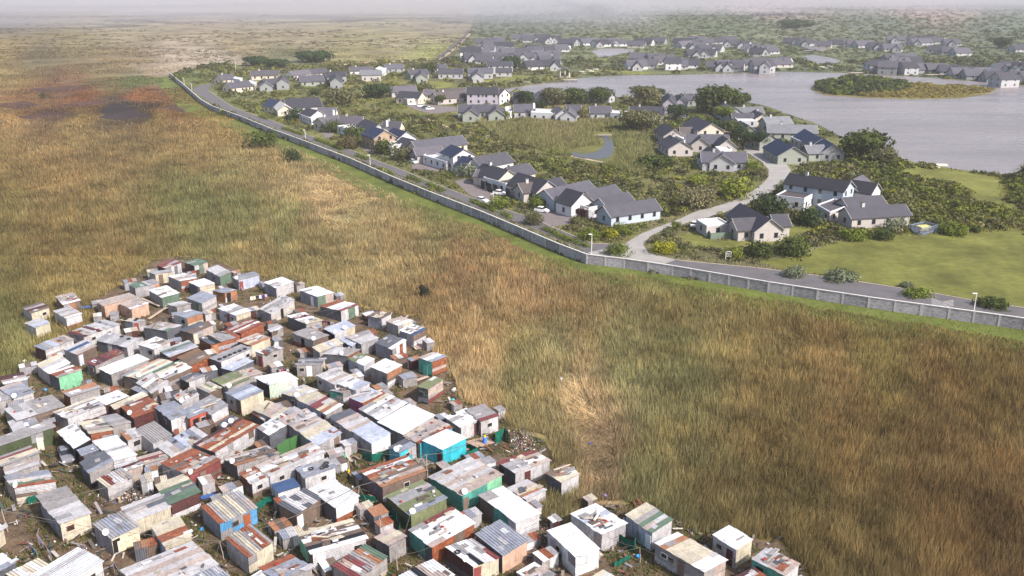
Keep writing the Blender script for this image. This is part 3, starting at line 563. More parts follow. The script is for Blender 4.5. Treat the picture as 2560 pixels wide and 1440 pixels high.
# cars
def car(x, y, rz, label, col, group=None):
    p = G(x, y); o = empty('parked_car', p, label, 'car', group); ca_, sa_ = math.cos(rz), math.sin(rz)
    T = lambda u, v, z: p+Vector((u*ca_-v*sa_, u*sa_+v*ca_, z))
    def loft(secs, name, m, c):
        b = MB()
        for (u0, w0, z0, t0), (u1, w1, z1, t1) in zip(secs, secs[1:]):
            a = [T(u0, -w0, z0), T(u0, -w0*.93, t0), T(u0, w0*.93, t0), T(u0, w0, z0)]; d = [T(u1, -w1, z1), T(u1, -w1*.93, t1), T(u1, w1*.93, t1), T(u1, w1, z1)]
            for k in range(4): b.quad([a[k], a[(k+1) % 4], d[(k+1) % 4], d[k]], c)
        for s in (0, -1): u, w_, z, t = secs[s]; b.quad([T(u, -w_, z), T(u, w_, z), T(u, w_*.93, t), T(u, -w_*.93, t)], c)
        return b.build(name, m, o)
    loft([(-2.1, .78, .35, .8), (-1.95, .86, .28, .95), (-1, .88, .25, .98), (.9, .88, .25, .95), (1.8, .84, .28, .8), (2.1, .7, .35, .62)], 'body', M['paint'], col)
    loft([(-1.75, .74, .9, .98), (-1.15, .74, .9, 1.4), (.1, .74, .9, 1.45), (.75, .74, .9, .97)], 'windows', M['glass'], (.02, .02, .02))
    loft([(-1.2, .66, 1.37, 1.45), (-.9, .68, 1.38, 1.49), (.0, .68, 1.4, 1.5), (.22, .64, 1.36, 1.43)], 'roof', M['paint'], col)
    for u in (-1.3, 1.3):
        for v in (-.84, .84): b = MB(); b.tube(T(u, v-.1, .32), T(u, v+.1, .32), .32, .32, 10); b.build('wheel', M['rubber'], o)
    for v in (-.6, .6): b = MB(); b.box(T(2.05, v, .62), .12, .3, .14, rz, (.8, .8, .75)); b.build('headlight', M['paint'], o)
W_ = lin(235, 232, 230)
car(1034, 408, -1.0, 'white hatchback parked on drive beside the reddish tree', W_)
car(1205, 505, -.7, 'white car driving on the estate road', W_)
car(1355, 530, -.5, 'white car parked in yard before the pale blue garage', W_)
car(1250, 487, -.4, 'white car half hidden by shrubs near the dark garages', W_)
for x, y, c, lb in ((1030,263,W_,'white car apart on the left of the car park'), (1054,267,W_,'pale saloon, left car of the close trio'), (1064,271,lin(55,70,75),'dark car in the middle of the close trio'), (1075,274,W_,'white car at the right front of the car park')): car(x, y, .1, lb, c, 'cars in the estate car park')
for x, y, lb in ((1701,293,'dark car behind trees, left of two'), (1713,296,'silver car behind trees, right of two')): car(x, y, .2, lb, lin(120, 120, 130), 'cars among the lakeside houses')
car(1737, 566, 1.2, 'white bakkie beside the flat roofed box house', W_)
# lamp posts
for x, y, h, lb in ((1478,652,6.2,'tall white camera mast at the wall corner'), (926,421,4.5,'white lamp post beside the wall with bent arm'), (2433,786,4.2,'small white lamp post near the right picture edge'), (764,352,4.2,'white lamp post on the verge in mid distance'), (1234,520,4,'thin grey lamp post by the road hedge'), (480,226,4,'lamp post near the far road bend'), (461,212,4,'last lamp post at the far wall end'), (590,180,9,'slim mast behind the cream cottages')):
    p = G(x, y); o = empty('lamp_post', p, lb, 'lamp post', 'posts along the estate road'); b = MB(); b.tube(p, p+Vector((0, 0, h)), .11, .07, 8, lin(215, 210, 205)); b.build('post', M['plain'], o)
    b = MB(); b.box(p+Vector((-.35, 0, h)), .9, .22, .16, 0, lin(225, 222, 218)); b.build('lamp_head', M['plain'], o)
# green fence, trampoline like steel enclosure, white sign board
fn = empty('garden_fence', G(1776, 598), 'grey green board fence before the flat white roofed box', 'fence'); b = MB()
for a_, b_ in (((1767,583),(1776,599)), ((1776,599),(1838,595))):
    A, B = G(*a_), G(*b_); d = B-A; b.box((A+B)/2+Vector((0, 0, .8)), d.length, .12, 1.6, math.atan2(d.y, d.x), lin(105, 118, 105))
b.build('boards', M['plain'], fn)
en = empty('steel_enclosure', G(2305, 588), 'square blue grey steel palisade enclosure at lawn edge', 'enclosure'); b = MB(); P = [G(2272,580),(G(2305,590)),G(2342,580),G(2308,572)]
for i in range(4):
    A, B = P[i], P[(i+1) % 4]; k = 12
    for q in range(k): b.box(A.lerp(B, q/k)+Vector((0, 0, 1)), .12, .12, 2, 0, lin(130, 138, 158))
    d = B-A
    for z in (.5, 1.8): b.box((A+B)/2+Vector((0, 0, z)), d.length, .08, .1, math.atan2(d.y, d.x), lin(130, 138, 158))
b.build('palings', M['plain'], en); b = MB(); b.box((P[0]+P[2])/2+Vector((0, 0, .8)), 3, 2, 1.6, .3, lin(190, 180, 120)); b.build('pump_box', M['plain'], en)
sg = empty('sign_frame', G(1820, 652), 'white timber notice frame standing by the shrubs near the road', 'sign'); b = MB(); p = G(1820, 652)
for dx in (-.6, .6): b.box(p+Vector((dx, 0, 1.1)), .12, .12, 2.2, 0, lin(205, 200, 195))
for z in (1.1, 1.6, 2.15): b.box(p+Vector((0, 0, z)), 1.3, .12, .1, 0, lin(205, 200, 195))
b.build('frame', M['plain'], sg); b = MB(); b.box(p+Vector((0, .08, 1.85)), 1.05, .05, .45, 0, lin(90, 90, 88)); b.build('board', M['plain'], sg)
pg = empty('pergola', G(1475, 545), 'white slatted pergola at the corner of the pale blue house', 'pergola'); b = MB(); a_, c_, d_ = G(1462,545), G(1500,556), G(1476,538)
for p in (G(1463,546), G(1482,552), G(1500,555), G(1480,540)): b.box(p+Vector((0, 0, 1.3)), .15, .15, 2.6, 0, lin(215, 205, 195))
for k in range(9): q = G(1463,546).lerp(G(1500,555), k/8); b.box(q+Vector((.3, 1.1, 2.65)), .12, 3, .12, -.4, lin(215, 205, 195))
b.build('frame', M['plain'], pg)
FOOTA = FOOT
# ---------------------------------------------------------------- vegetation
def leafcloud(cx, cy, cz, rx, ry, rz, col, n, size, r=rng, low=-.15, var=.28, tone=True):
    """n leaf triangles per dome (arrays of dome centres/radii); returns vertices (.,3) and colours (.,4)"""
    k = len(cx); idx = np.repeat(np.arange(k), n); m = len(idx)
    u = r.uniform(low, 1, m); th = r.uniform(0, 2*np.pi, m); s = np.sqrt(np.maximum(1-u*u, 0))
    d = np.stack([s*np.cos(th), s*np.sin(th), u], 1)
    ph = r.uniform(0, 6.28, (k, 4)); q = ph[idx]
    lump = 1+.16*np.sin(3*th+q[:, 0])*s+.13*np.sin(5*th+q[:, 1]+3*u)+.12*np.sin(7*u+q[:, 2]+2*th)
    rad = lump*r.uniform(.78, 1.04, m)
    P = np.stack([cx[idx]+d[:, 0]*rx[idx]*rad, cy[idx]+d[:, 1]*ry[idx]*rad, cz[idx]+d[:, 2]*rz[idx]*rad], 1)
    nrm = d+r.normal(0, .45, (m, 3)); nrm /= np.linalg.norm(nrm, axis=1)[:, None]
    t = np.cross(nrm, r.normal(0, 1, (m, 3))); t /= np.linalg.norm(t, axis=1)[:, None]+1e-6; b = np.cross(nrm, t)
    sz = (size[idx]*r.uniform(.6, 1.3, m))[:, None]
    V = np.stack([P+t*sz, P-t*.5*sz+b*.86*sz, P-t*.5*sz-b*.86*sz], 1).reshape(-1, 3)
    V[:, 2] = np.maximum(V[:, 2], .02)
    c = col[idx]*(1+r.uniform(-var, var, m))[:, None]*r.uniform(.85, 1.15, (m, 1)); c = np.concatenate([np.repeat(c, 3, 0), np.zeros((m*3, 1))], 1)
    return V, c
GREENS = [lin(*c, .95) for c in ((74,84,42),(88,98,42),(62,74,44),(102,112,44),(118,124,50),(100,98,66),(122,116,84),(96,86,58),(58,72,42),(138,136,40),(112,118,92))]
def on_free(X, Y):
    x, y = PX(X, Y); ok = np.ones(len(X), bool)
    for P in BLOCK: ok &= ~inpoly(X, Y, P)
    return ok
BLOCK = [[(p.x, p.y) for p in W(q)] for q in (ROAD, DRIVE, LAKE, [(1900,652),(2060,620),(2120,600),(2250,592),(2420,584),(2560,577),(2560,766),(2440,750),(2200,708),(1940,670)],
  [(2250,430),(2300,423),(2400,430),(2495,445),(2500,500),(2550,525),(2440,500),(2440,482),(2400,462),(2330,450)], [(1700,590),(1740,583),(1790,603),(1850,603),(1890,592),(2010,565),(2030,575),(1950,608),(1800,620),(1725,612)],
  *YARDS,
  [(1424,378),(1500,370),(1510,338),(1524,338),(1533,385),(1470,399)], [(1060,205),(1110,203),(1150,215),(1090,222)], [(1170,200),(1240,198),(1330,190),(1210,210)], [(1440,180),(1640,186),(1600,177)], [(2335,185),(2400,186),(2395,197)],
  [(1478,128),(1500,121),(1588,124),(1555,134),(1498,144)], [(2000,121),(2068,116),(2068,128)], [(1998,143),(2030,136),(2103,152),(2085,160),(2040,160)], [(1725,400),(1750,410),(1760,425),(1740,425)], [(1858,395),(1890,398),(1910,420),(1880,418)])]
BLOCK += FOOT
def sample_px(n, x0, x1, y0, y1):
    x = rng.uniform(x0, x1, n); y = rng.uniform(y0, y1, n); t = CAMH/(SP+(y-720)/FOC*CP)
    return x, y, (x-1280)/FOC*t, (CP-(y-720)/FOC*SP)*t, t
# scrub of the estate: one mass
parts = []
for n, x0, x1, y0, y1, rp, nl in ((15000, 424, 2750, 150, 700, (6, 14), 56), (9000, 700, 2650, 14, 175, (3, 7), 28), (1700, 1850, 2650, 400, 620, (8, 18), 90)):
    x, y, X, Y, t = sample_px(n, x0, x1, y0, y1); ok = inside_estate(x, y)
    dens = fbm(X, Y, 22); ok &= dens > .2; mg = np.minimum(1.2+t*.004, 3)
    ok &= ~inpoly(x, y, [(1415,372),(1500,362),(1490,330),(1530,330),(1545,385),(1535,410),(1470,416),(1420,400)])
    for ox, oy in ((0, 0), (1, 0), (-1, 0), (0, 1), (0, -1.3)): ok &= on_free(X+mg*ox, Y+mg*oy)
    # the reedy hollow in the middle stays low
    x, y, X, Y, t = [a[ok] for a in (x, y, X, Y, t)]; k = len(x)
    rad = rng.uniform(*rp, k)*t/FOC*(.7+.6*fbm(X, Y, 40)); rad = np.minimum(rad, 3.6)
    zc, _ = zone(X, Y); g = np.array(GREENS)[(fbm(X+900, Y, 14)*len(GREENS)*1.6-3+rng.integers(-1, 3, k)).astype(int) % len(GREENS)]
    hollow = inpoly(x, y, [(1180,300),(1350,300),(1560,300),(1620,340),(1640,400),(1600,440),(1480,410),(1350,375),(1250,345)])
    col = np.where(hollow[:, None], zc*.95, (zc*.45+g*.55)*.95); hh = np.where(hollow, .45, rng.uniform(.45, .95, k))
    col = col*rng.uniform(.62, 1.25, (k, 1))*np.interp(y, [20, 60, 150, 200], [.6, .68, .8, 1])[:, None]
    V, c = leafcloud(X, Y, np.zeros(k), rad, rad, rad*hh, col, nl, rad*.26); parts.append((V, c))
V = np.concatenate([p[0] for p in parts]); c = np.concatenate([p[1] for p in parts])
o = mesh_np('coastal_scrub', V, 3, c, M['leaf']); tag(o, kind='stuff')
# island and shore bushes
x, y, X, Y, t = sample_px(900, 2020, 2495, 203, 250); ok = inpoly(x, y, [(2030,222),(2045,214),(2100,208),(2200,207),(2330,213),(2440,219),(2480,225),(2465,233),(2400,243),(2280,246),(2150,241),(2060,235)])
x, y, X, Y, t = [a[ok] for a in (x, y, X, Y, t)]; hump = np.clip(1-np.abs((x-2140)/190), 0.12, 1)*np.clip((246-y)/22, 0, 1); k = len(x)
rad = rng.uniform(5, 9, k)*t/FOC; cz = hump*5.5; col = np.where((hump > .28)[:, None], np.array(GREENS)[rng.integers(0, 4, k)], np.array(lin(128, 116, 62)))
V, c = leafcloud(X, Y, cz*.55, rad, rad, rad*.5+cz*.35, col, 150, rad*.3); tag(mesh_np('island_scrub', V, 3, c, M['leaf']), kind='stuff')
# scattered scrub on the open veld
x, y, X, Y, t = sample_px(5200, -60, 1150, 30, 190); ok = ~inside_estate(x, y) & (fbm(X, Y, 60) > .5) & (y < 165+0*x); x, y, X, Y, t = [a[ok] for a in (x, y, X, Y, t)]; k = len(x)
rad = rng.uniform(1.5, 4.5, k)*t/FOC; V, c = leafcloud(X, Y, np.zeros(k), rad*1.6, rad, rad*.4, np.array([lin(84, 78, 54), lin(72, 74, 50), lin(104, 88, 62), lin(92, 70, 54)])[rng.integers(0, 4, k)], 16, rad*.4)
tag(mesh_np('veld_scrub', V, 3, c, M['leaf']), kind='stuff')
x, y, X, Y, t = sample_px(300, 300, 410, 192, 214); k = len(x); rad = rng.uniform(3, 6, k)*t/FOC; V, c = leafcloud(X, Y, np.zeros(k), rad, rad, rad*.6, np.array([lin(92, 102, 60), lin(105, 108, 66)])[rng.integers(0, 2, k)], 30, rad*.3)
ok3 = np.repeat(inpoly(*PX(V[::3, 0], V[::3, 1], V[::3, 2]), [(285,214),(305,200),(350,190),(405,196),(410,206),(350,214)]), 3); tag(mesh_np('veld_thicket', V[ok3], 3, c[ok3], M['leaf']), kind='stuff')
# individual bushes and trees ------------------------------------------------
def bush(x, y, wpx, hpx, ci, label, cat='bush', name='bush', trunk=False, group=None, nb=7):
    """x,y base pixel; size in photo pixels at that distance"""
    p = G(x, y); mpp = (p-Vector((0, 0, CAMH))).length/FOC*1.0; Wd = wpx*mpp; Ht = hpx*mpp*1.08
    o = empty(name, p, label, cat, group); col = np.array(GREENS[ci]) if isinstance(ci, int) else np.array(ci)
    k = nb if not trunk else 11; a = rng.uniform(0, 6.28, k); rr_ = np.sqrt(rng.uniform(0, 1, k))*Wd*.3; R1 = rng.uniform(.2, .34, k)*Wd; R1[0] = Wd*.34; rr_[0] = 0
    base = Ht*.35 if trunk else 0
    cz = base+rng.uniform(.15, .55, k)*(Ht-base) if not trunk else base+rng.uniform(.2, .7, k)*(Ht-base)
    rz = np.minimum(Ht-cz, R1*.85)
    cols = col[None]*rng.uniform(.78, 1.22, (k, 1))
    V, c = leafcloud(p.x+rr_*np.cos(a), p.y+rr_*np.sin(a), cz, R1, R1, np.maximum(rz, .25), cols, 170, np.full(k, max(Wd*.035, .13)), low=-.9 if trunk else -.7)
    mesh_np('crown' if trunk else 'foliage', V, 3, c, M['leaf'], o)
    b = MB(); tc = lin(95, 78, 62, .8)
    if trunk:
        b.tube(p, p+Vector((Wd*.02, 0, base+Ht*.12)), Wd*.04, Wd*.025, 7, tc)
        for q in range(4): b.tube(p+Vector((Wd*.015, 0, base*.8)), Vector((p.x+rr_[q+1]*math.cos(a[q+1]), p.y+rr_[q+1]*math.sin(a[q+1]), cz[q+1])), Wd*.022, Wd*.01, 5, tc)
        b.build('trunk', M['plain'], o)
    else:
        for q in range(3): b.tube(p, Vector((p.x+rr_[q]*math.cos(a[q])*.7, p.y+rr_[q]*math.sin(a[q])*.7, cz[q])), Wd*.02, Wd*.01, 5, tc)
        b.build('stem', M['plain'], o)
    return o
B_ = [(658,370,80,48,0,'large rounded bush standing in reeds beside the wall'),(728,405,52,36,8,'smaller dark bush in reeds, right of the large rounded one'),(556,288,22,12,0,'small shrub against outer wall near the bend'),(108,248,16,18,2,'single dark shrub on the brown veld'),
(1062,742,34,40,(.035,.035,.022),'dark lone shrub among the reeds above the settlement'),
(1745,520,95,65,6,'big round grey brown bush beside the paved drive'),(1840,492,100,48,4,'bright yellow green bush mass beside the paved drive'),(1925,541,110,50,8,'dark evergreen thicket behind the diagonal roof'),(2018,562,76,46,8,'dark evergreen thicket beside tan walled house'),
(1835,645,60,30,4,'yellow green shrub just behind the notice frame'),(1900,640,90,40,0,'dark green bank of bushes at the lawn, left part'),(1975,640,100,46,0,'dark green bank of bushes at the lawn, right part'),
(1543,638,66,30,3,'round bush on the traffic island'),(1655,632,70,28,9,'lime yellow clipped shrub right of the traffic island'),(1640,608,40,26,5,'olive shrub behind the lime yellow one'),(1690,571,26,20,3,'small round bush at the drive edge'),(1525,596,60,26,9,'yellow green mound near the paved drive mouth'),(1555,588,46,36,3,'rounded bush against the drive corner'),(1470,600,70,26,3,'shrub bed between kerb and long pale blue house'),(1440,560,40,22,5,'pale shrub in front of the pergola'),
(2205,597,58,28,0,'dense green bush below the tan walled house'),(2240,578,60,36,10,'silvery bush beside the steel enclosure'),(2130,597,80,22,3,'low hedge of mixed shrubs below the tan house'),(2380,585,80,26,3,'green shrubs right of the steel enclosure'),(2440,580,26,20,0,'small round shrub beside rocks on lawn edge'),
(2270,720,40,14,10,'low grey shrub along the road'),(2110,700,90,18,10,'long silver shrub border beside the road'),(1990,688,70,18,10,'silver shrub border nearer the junction'),(2290,740,70,16,3,'bright green ground shrub beside the road'),(2470,765,80,16,0,'dark low shrub near the right lamp post'),
(1380,500,34,40,8,'dark creeper covered bush at the blue garage'),(1345,520,60,30,3,'clipped hedge mass before the blue garage'),(1250,520,60,36,3,'dark roadside bush near the parked white car'),(1220,455,44,26,7,'reddish bush before the white garages'),(1170,440,70,30,10,'silvery shrubs in front garden'),(1010,370,44,30,(.11,.04,.03),'red leaved tree beside the flat roofed garage'),(960,385,80,34,0,'dark green bush group on the roadside'),(1005,400,60,34,5,'brown green bush by white hatchback'),(885,345,70,34,0,'dark bushes between two drives'),(870,370,60,36,7,'brownish bush on the road edge'),(830,330,60,30,0,'roadside tree group below the long parapet house'),(735,298,70,30,8,'dark bushes before the cream porch house'),(930,358,22,12,0,'small round bush beside the tan gabled house'),
(1640,420,100,26,0,'dark green hedge block below the charcoal roofs'),(1750,460,60,22,4,'lime green mound below the grey white house'),(1880,430,50,26,3,'rounded shrub at the bend of the drive'),(1905,445,40,30,5,'olive bush beside the drive bend'),(1960,470,30,20,3,'small clipped bush near the black roof'),(1950,480,36,22,8,'dark rounded bush beside the black roofed house'),(1330,560,60,30,5,'olive bushes beside the road, mid')]
for q in B_: bush(*q)
T_ = [(1500,258,70,34,0,'dark spreading tree before the lake, left'),(1440,260,70,36,0,'dark tree behind the twin gabled house'),(1385,262,80,36,5,'broad tree behind the stone fronted house'),(1320,262,60,30,8,'dark round tree right of the tall white gable'),(1215,258,60,28,0,'round trees in front of the tall striped roof'),(1100,262,30,22,0,'small round tree at car park'),(1610,262,80,40,5,'broad brown green tree among lakeside houses'),(1650,246,30,22,8,'small dark tree left of the tall lake gable'),(1790,282,130,58,0,'big domed tree on the lake shore'),(1850,272,60,34,0,'dark tree right of the big domed tree'),(1600,330,110,46,5,'wide flat topped tree below the slate row'),(1740,325,50,34,3,'light green tree by two parked cars'),(1690,300,60,34,8,'tree beside the tall lake gable'),(1860,375,56,52,8,'round dark tree at the drive, left of two'),(1900,376,40,44,8,'round dark tree at the drive, right of two'),(1830,345,60,40,0,'tree between navy roofs and tall tan gable'),(1790,335,50,30,8,'tree behind the tall tan gable'),(1810,305,60,34,3,'tree below the pale blue gable'),(2150,400,130,60,0,'large windswept tree at the lake shore right'),(2210,410,60,34,5,'shrubby tree beside the windswept one'),(855,262,80,34,5,'silvery tree behind the huge slate roof'),(790,240,30,16,0,'tree at corner of huge slate roof'),(1075,185,40,24,0,'tree beside stone fronted gabled house'),(830,218,30,18,0,'small tree below the broad plain roof'),(1350,280,34,26,8,'round tree against white flat wall'),(1455,300,30,24,5,'shrubby tree between two white houses'),(1260,300,30,20,3,'tree right of the green grey house'),(950,245,80,30,8,'dark trees left of cream solar house'),(1280,175,60,30,8,'tree group right of the solar roof house'),(640,165,60,20,8,'dark clump on sand track, left'),(695,170,60,18,8,'dark clump on sand track, middle'),(790,155,90,22,8,'dark clump on the sand track, right'),(2500,120,50,20,8,'hazy trees among far houses, right'),(1990,70,80,16,8,'hazy far tree belt above white house')]
for x, y, wd, ht, ci, lb in T_: bush(x, y, wd, ht, ci, lb, 'tree', 'tree', True)
# hedges between road and wall
HG = [((582,256),(612,268),'first short hedge piece near the road bend'),((650,292),(668,299),'second short hedge piece from the road bend'),((708,322),(756,338),'third hedge piece from the road bend'),((790,350),(856,376),'long box hedge beside the white lamp post'),((893,390),(920,400),'short box hedge right of the long one'),((950,425),(980,438),'low hedge against the wall'),((1022,444),(1052,456),'upper piece of the broken hedge'),((1070,462),(1108,479),'lower piece of the broken hedge'),((1182,505),(1238,530),'box hedge near the car on the road'),((1255,534),(1275,546),'tiny hedge piece before the junction'),((1362,574),(1420,602),'curving hedge left of the camera mast'),((1420,602),(1466,618),'curving hedge end beside the camera mast')]
for a_, b_, lb in HG:
    A, B = G(*a_), G(*b_); k = max(4, int((B-A).length/1.0)); t = np.linspace(0, 1, k); o = empty('hedge', (A+B)/2, lb, 'hedge', 'hedges along the estate road')
    V, c = leafcloud(A.x+(B.x-A.x)*t, A.y+(B.y-A.y)*t, np.zeros(k), np.full(k, 1.1), np.full(k, 1.0), np.full(k, 1.15), np.array([GREENS[3]]*k)*rng.uniform(.85, 1.15, (k, 1)), 90, np.full(k, .2)); mesh_np('foliage', V, 3, c, M['leaf'], o)
    b = MB()
    for q in (0.2, .5, .8): p = A.lerp(B, q); b.tube(p, p+Vector((0, 0, .8)), .08, .05, 5, lin(90, 75, 60))
    b.build('stem', M['plain'], o)
# palm at the right edge
pl = empty('palm_tree', G(2556, 452), 'shaggy palm tree at the lake shore, right picture edge', 'palm'); p = G(2556, 452); b = MB(); b.tube(p, p+Vector((0, 0, 3.2)), .5, .42, 9, lin(95, 80, 60)); b.build('trunk', M['plain'], pl)
b = MB(); top = p+Vector((0, 0, 3.3))
for k in range(70):
    a = random.uniform(0, 6.28); e = random.uniform(-.3, 1.3); L = random.uniform(3.4, 4.8); prev = top; dr = Vector((math.cos(a)*math.cos(e), math.sin(a)*math.cos(e), math.sin(e))); sd_ = Vector((-math.sin(a), math.cos(a), 0)); wv = .28; c_ = lin(*random.choice([(80,88,50),(62,72,40),(98,92,60)]))
    for s in range(5):
        nx_ = prev+dr*L/5; dr = (dr+Vector((0, 0, -.22))).normalized(); w2 = .28*(1-(s+1)/5.2)
        b.quad([prev-sd_*wv, prev+sd_*wv, nx_+sd_*w2, nx_-sd_*w2], c_); prev = nx_; wv = w2
b.build('frond', M['leaf'], pl)
# ---------------------------------------------------------------- reeds: a standing sea of blades
SL = W(SLUM); SLp = [(p.x, p.y) for p in SL]; wallw = [(p.x, p.y) for p in wp]
def dist_wall(X, Y):
    d = np.full(len(X), 1e9)
    for a, b in zip(wallw, wallw[1:]):
        ax, ay = a; bx, by = b; L2 = (bx-ax)**2+(by-ay)**2; t = np.clip(((X-ax)*(bx-ax)+(Y-ay)*(by-ay))/L2, 0, 1); d = np.minimum(d, np.hypot(X-ax-t*(bx-ax), Y-ay-t*(by-ay)))
    return d
def reeds(n, x0, x1, y0, y1):
    x, y, X, Y, t = sample_px(n, x0, x1, y0, y1)
    ok = ~inside_estate(x, y) & (y > np.interp(x, wpa[:, 0], wpa[:, 1])) | (x < 424)
    edge = 297+6*np.sin(x/37)+(-12)*np.clip((x-380)/200, 0, 1); ok &= y > edge+8*(fbm(X, Y, 8)-.5)
    dw = dist_wall(X, Y); ok &= dw > 3+5*fbm(X, Y, 6)
    x, y, X, Y, t, dw = [a[ok] for a in (x, y, X, Y, t, dw)]
    ins = inpoly(X+3*(fbm(X, Y, 4)-.5), Y+3*(fbm(X, Y+70, 4)-.5), SLp)
    x, y, X, Y, t, dw = [a[~ins] for a in (x, y, X, Y, t, dw)]
    zc, _ = zone(X, Y)
    flat = inpoly(x, y, [(1405,930),(1450,940),(1470,1000),(1540,1080),(1530,1190),(1490,1230),(1470,1180),(1440,1080),(1400,1010)]) | inpoly(x, y, [(760,430),(860,410),(960,470),(1000,520),(900,590),(840,600),(780,500)]) & (fbm(X, Y, 9) > .45)
    near = np.clip((1-(y-650)/200), 0, 1)
    k = len(x); tuft = fbm(X, Y, 3.2); big = fbm(X+77, Y, 16)
    H = (.75+.95*tuft+.5*big)*rng.uniform(.55, 1.15, k); H = np.where(flat, H*.45, H); H *= np.clip(dw/14, .55, 1); H *= np.where(x < 330, np.where(y > 640, .75, 1), 1)
    wd = t/FOC*rng.uniform(1.1, 2.2, k)
    la = fbm(X, Y, 14)*9+rng.normal(0, 1.5, k); ln = H*(.08+.28*fbm(X+300, Y, 7)**1.5+rng.uniform(0, .18, k)); ln = np.where(flat, H*1.6, ln)
    az = rng.uniform(0, np.pi, k)*.6-.3*np.pi; dx, dy = np.cos(az), np.sin(az)
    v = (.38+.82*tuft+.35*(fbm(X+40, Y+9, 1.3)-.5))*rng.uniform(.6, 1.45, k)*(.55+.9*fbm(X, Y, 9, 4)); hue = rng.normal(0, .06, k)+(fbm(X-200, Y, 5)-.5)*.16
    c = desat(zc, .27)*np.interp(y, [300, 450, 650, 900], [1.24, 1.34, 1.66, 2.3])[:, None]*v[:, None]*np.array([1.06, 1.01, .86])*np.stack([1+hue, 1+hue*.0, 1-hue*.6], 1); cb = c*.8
    b0 = np.stack([X-dx*wd/2, Y-dy*wd/2, 0*X], 1); b1 = np.stack([X+dx*wd/2, Y+dy*wd/2, 0*X], 1)
    tp = np.stack([X+np.cos(la)*ln, Y+np.sin(la)*ln, H], 1)
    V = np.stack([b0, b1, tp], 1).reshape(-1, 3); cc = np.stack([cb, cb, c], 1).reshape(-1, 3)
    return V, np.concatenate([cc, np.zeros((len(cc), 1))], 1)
wpa = np.array(WALLP)
SLUM_LOW = None
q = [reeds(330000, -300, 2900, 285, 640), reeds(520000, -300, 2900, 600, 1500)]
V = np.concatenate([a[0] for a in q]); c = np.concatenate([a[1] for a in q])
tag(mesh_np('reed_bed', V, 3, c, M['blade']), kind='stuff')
# short grass on the verge, in the yards of the settlement and on the veld edge
def tufts(n, x0, x1, y0, y1, cond, H0, cols, name, wpx=2.2):
    x, y, X, Y, t = sample_px(n, x0, x1, y0, y1); ok = cond(x, y, X, Y); x, y, X, Y, t = [a[ok] for a in (x, y, X, Y, t)]; k = len(x)
    H = H0*rng.uniform(.5, 1.3, k)*(.5+fbm(X, Y, 2)); wd = t/FOC*wpx*rng.uniform(.6, 1.4, k); la = rng.uniform(0, 6.28, k); az = rng.uniform(-.9, .9, k)
    cc = np.array(cols)[rng.integers(0, len(cols), k)]*rng.uniform(.7, 1.3, (k, 1))
    b0 = np.stack([X-np.cos(az)*wd/2, Y-np.sin(az)*wd/2, 0*X], 1); b1 = np.stack([X+np.cos(az)*wd/2, Y+np.sin(az)*wd/2, 0*X], 1); tp = np.stack([X+np.cos(la)*H*.5, Y+np.sin(la)*H*.5, H], 1)
    V = np.stack([b0, b1, tp], 1).reshape(-1, 3); tag(mesh_np(name, V, 3, np.concatenate([np.repeat(cc, 3, 0), np.zeros((3*k, 1))], 1), M['blade']), kind='stuff')
tufts(90000, 430, 2800, 195, 880, lambda x, y, X, Y: (y > np.interp(x, wpa[:, 0], wpa[:, 1])) & (dist_wall(X, Y) < 17), .25, [lin(100, 116, 38, 1.1), lin(84, 104, 34, 1.1), lin(112, 116, 50, 1.1), lin(120, 110, 58, 1.1)], 'verge_grass')
tufts(170000, -200, 2050, 640, 1600, lambda x, y, X, Y: inpoly(X, Y, SLp) & (fbm(X, Y, 7) > np.where((x < 350) & (y > 1080), .56, .4)), .38, [lin(78, 96, 38), lin(92, 100, 44), lin(66, 84, 34), lin(104, 92, 50), lin(86, 80, 44)], 'yard_grass', 3)
x, y, X, Y, t = sample_px(70000, -60, 1180, 120, 302); ok = ~inside_estate(x, y) & (fbm(X, Y, 30) > .4) & ~inpoly(x, y, BURN)
for q in SCOR: ok &= ~(inpoly(x, y, q) & (rng.random(len(x)) < .8))
x, y, X, Y, t = [a[ok] for a in (x, y, X, Y, t)]; k = len(x); zc, _ = zone(X, Y); H = .5*rng.uniform(.5, 1.3, k); wd = t/FOC*3*rng.uniform(.6, 1.4, k); la = rng.uniform(0, 6.28, k)
cc = zc*(1.1*rng.uniform(.55, 1.45, k)*(.5+1.0*fbm(X, Y, 18)))[:, None]
V = np.stack([np.stack([X-wd/2, Y, 0*X], 1), np.stack([X+wd/2, Y, 0*X], 1), np.stack([X+np.cos(la)*H*.5, Y+np.sin(la)*H*.5, H], 1)], 1).reshape(-1, 3); tag(mesh_np('veld_grass', V, 3, np.concatenate([np.repeat(cc, 3, 0), np.zeros((3*k, 1))], 1), M['blade']), kind='stuff')
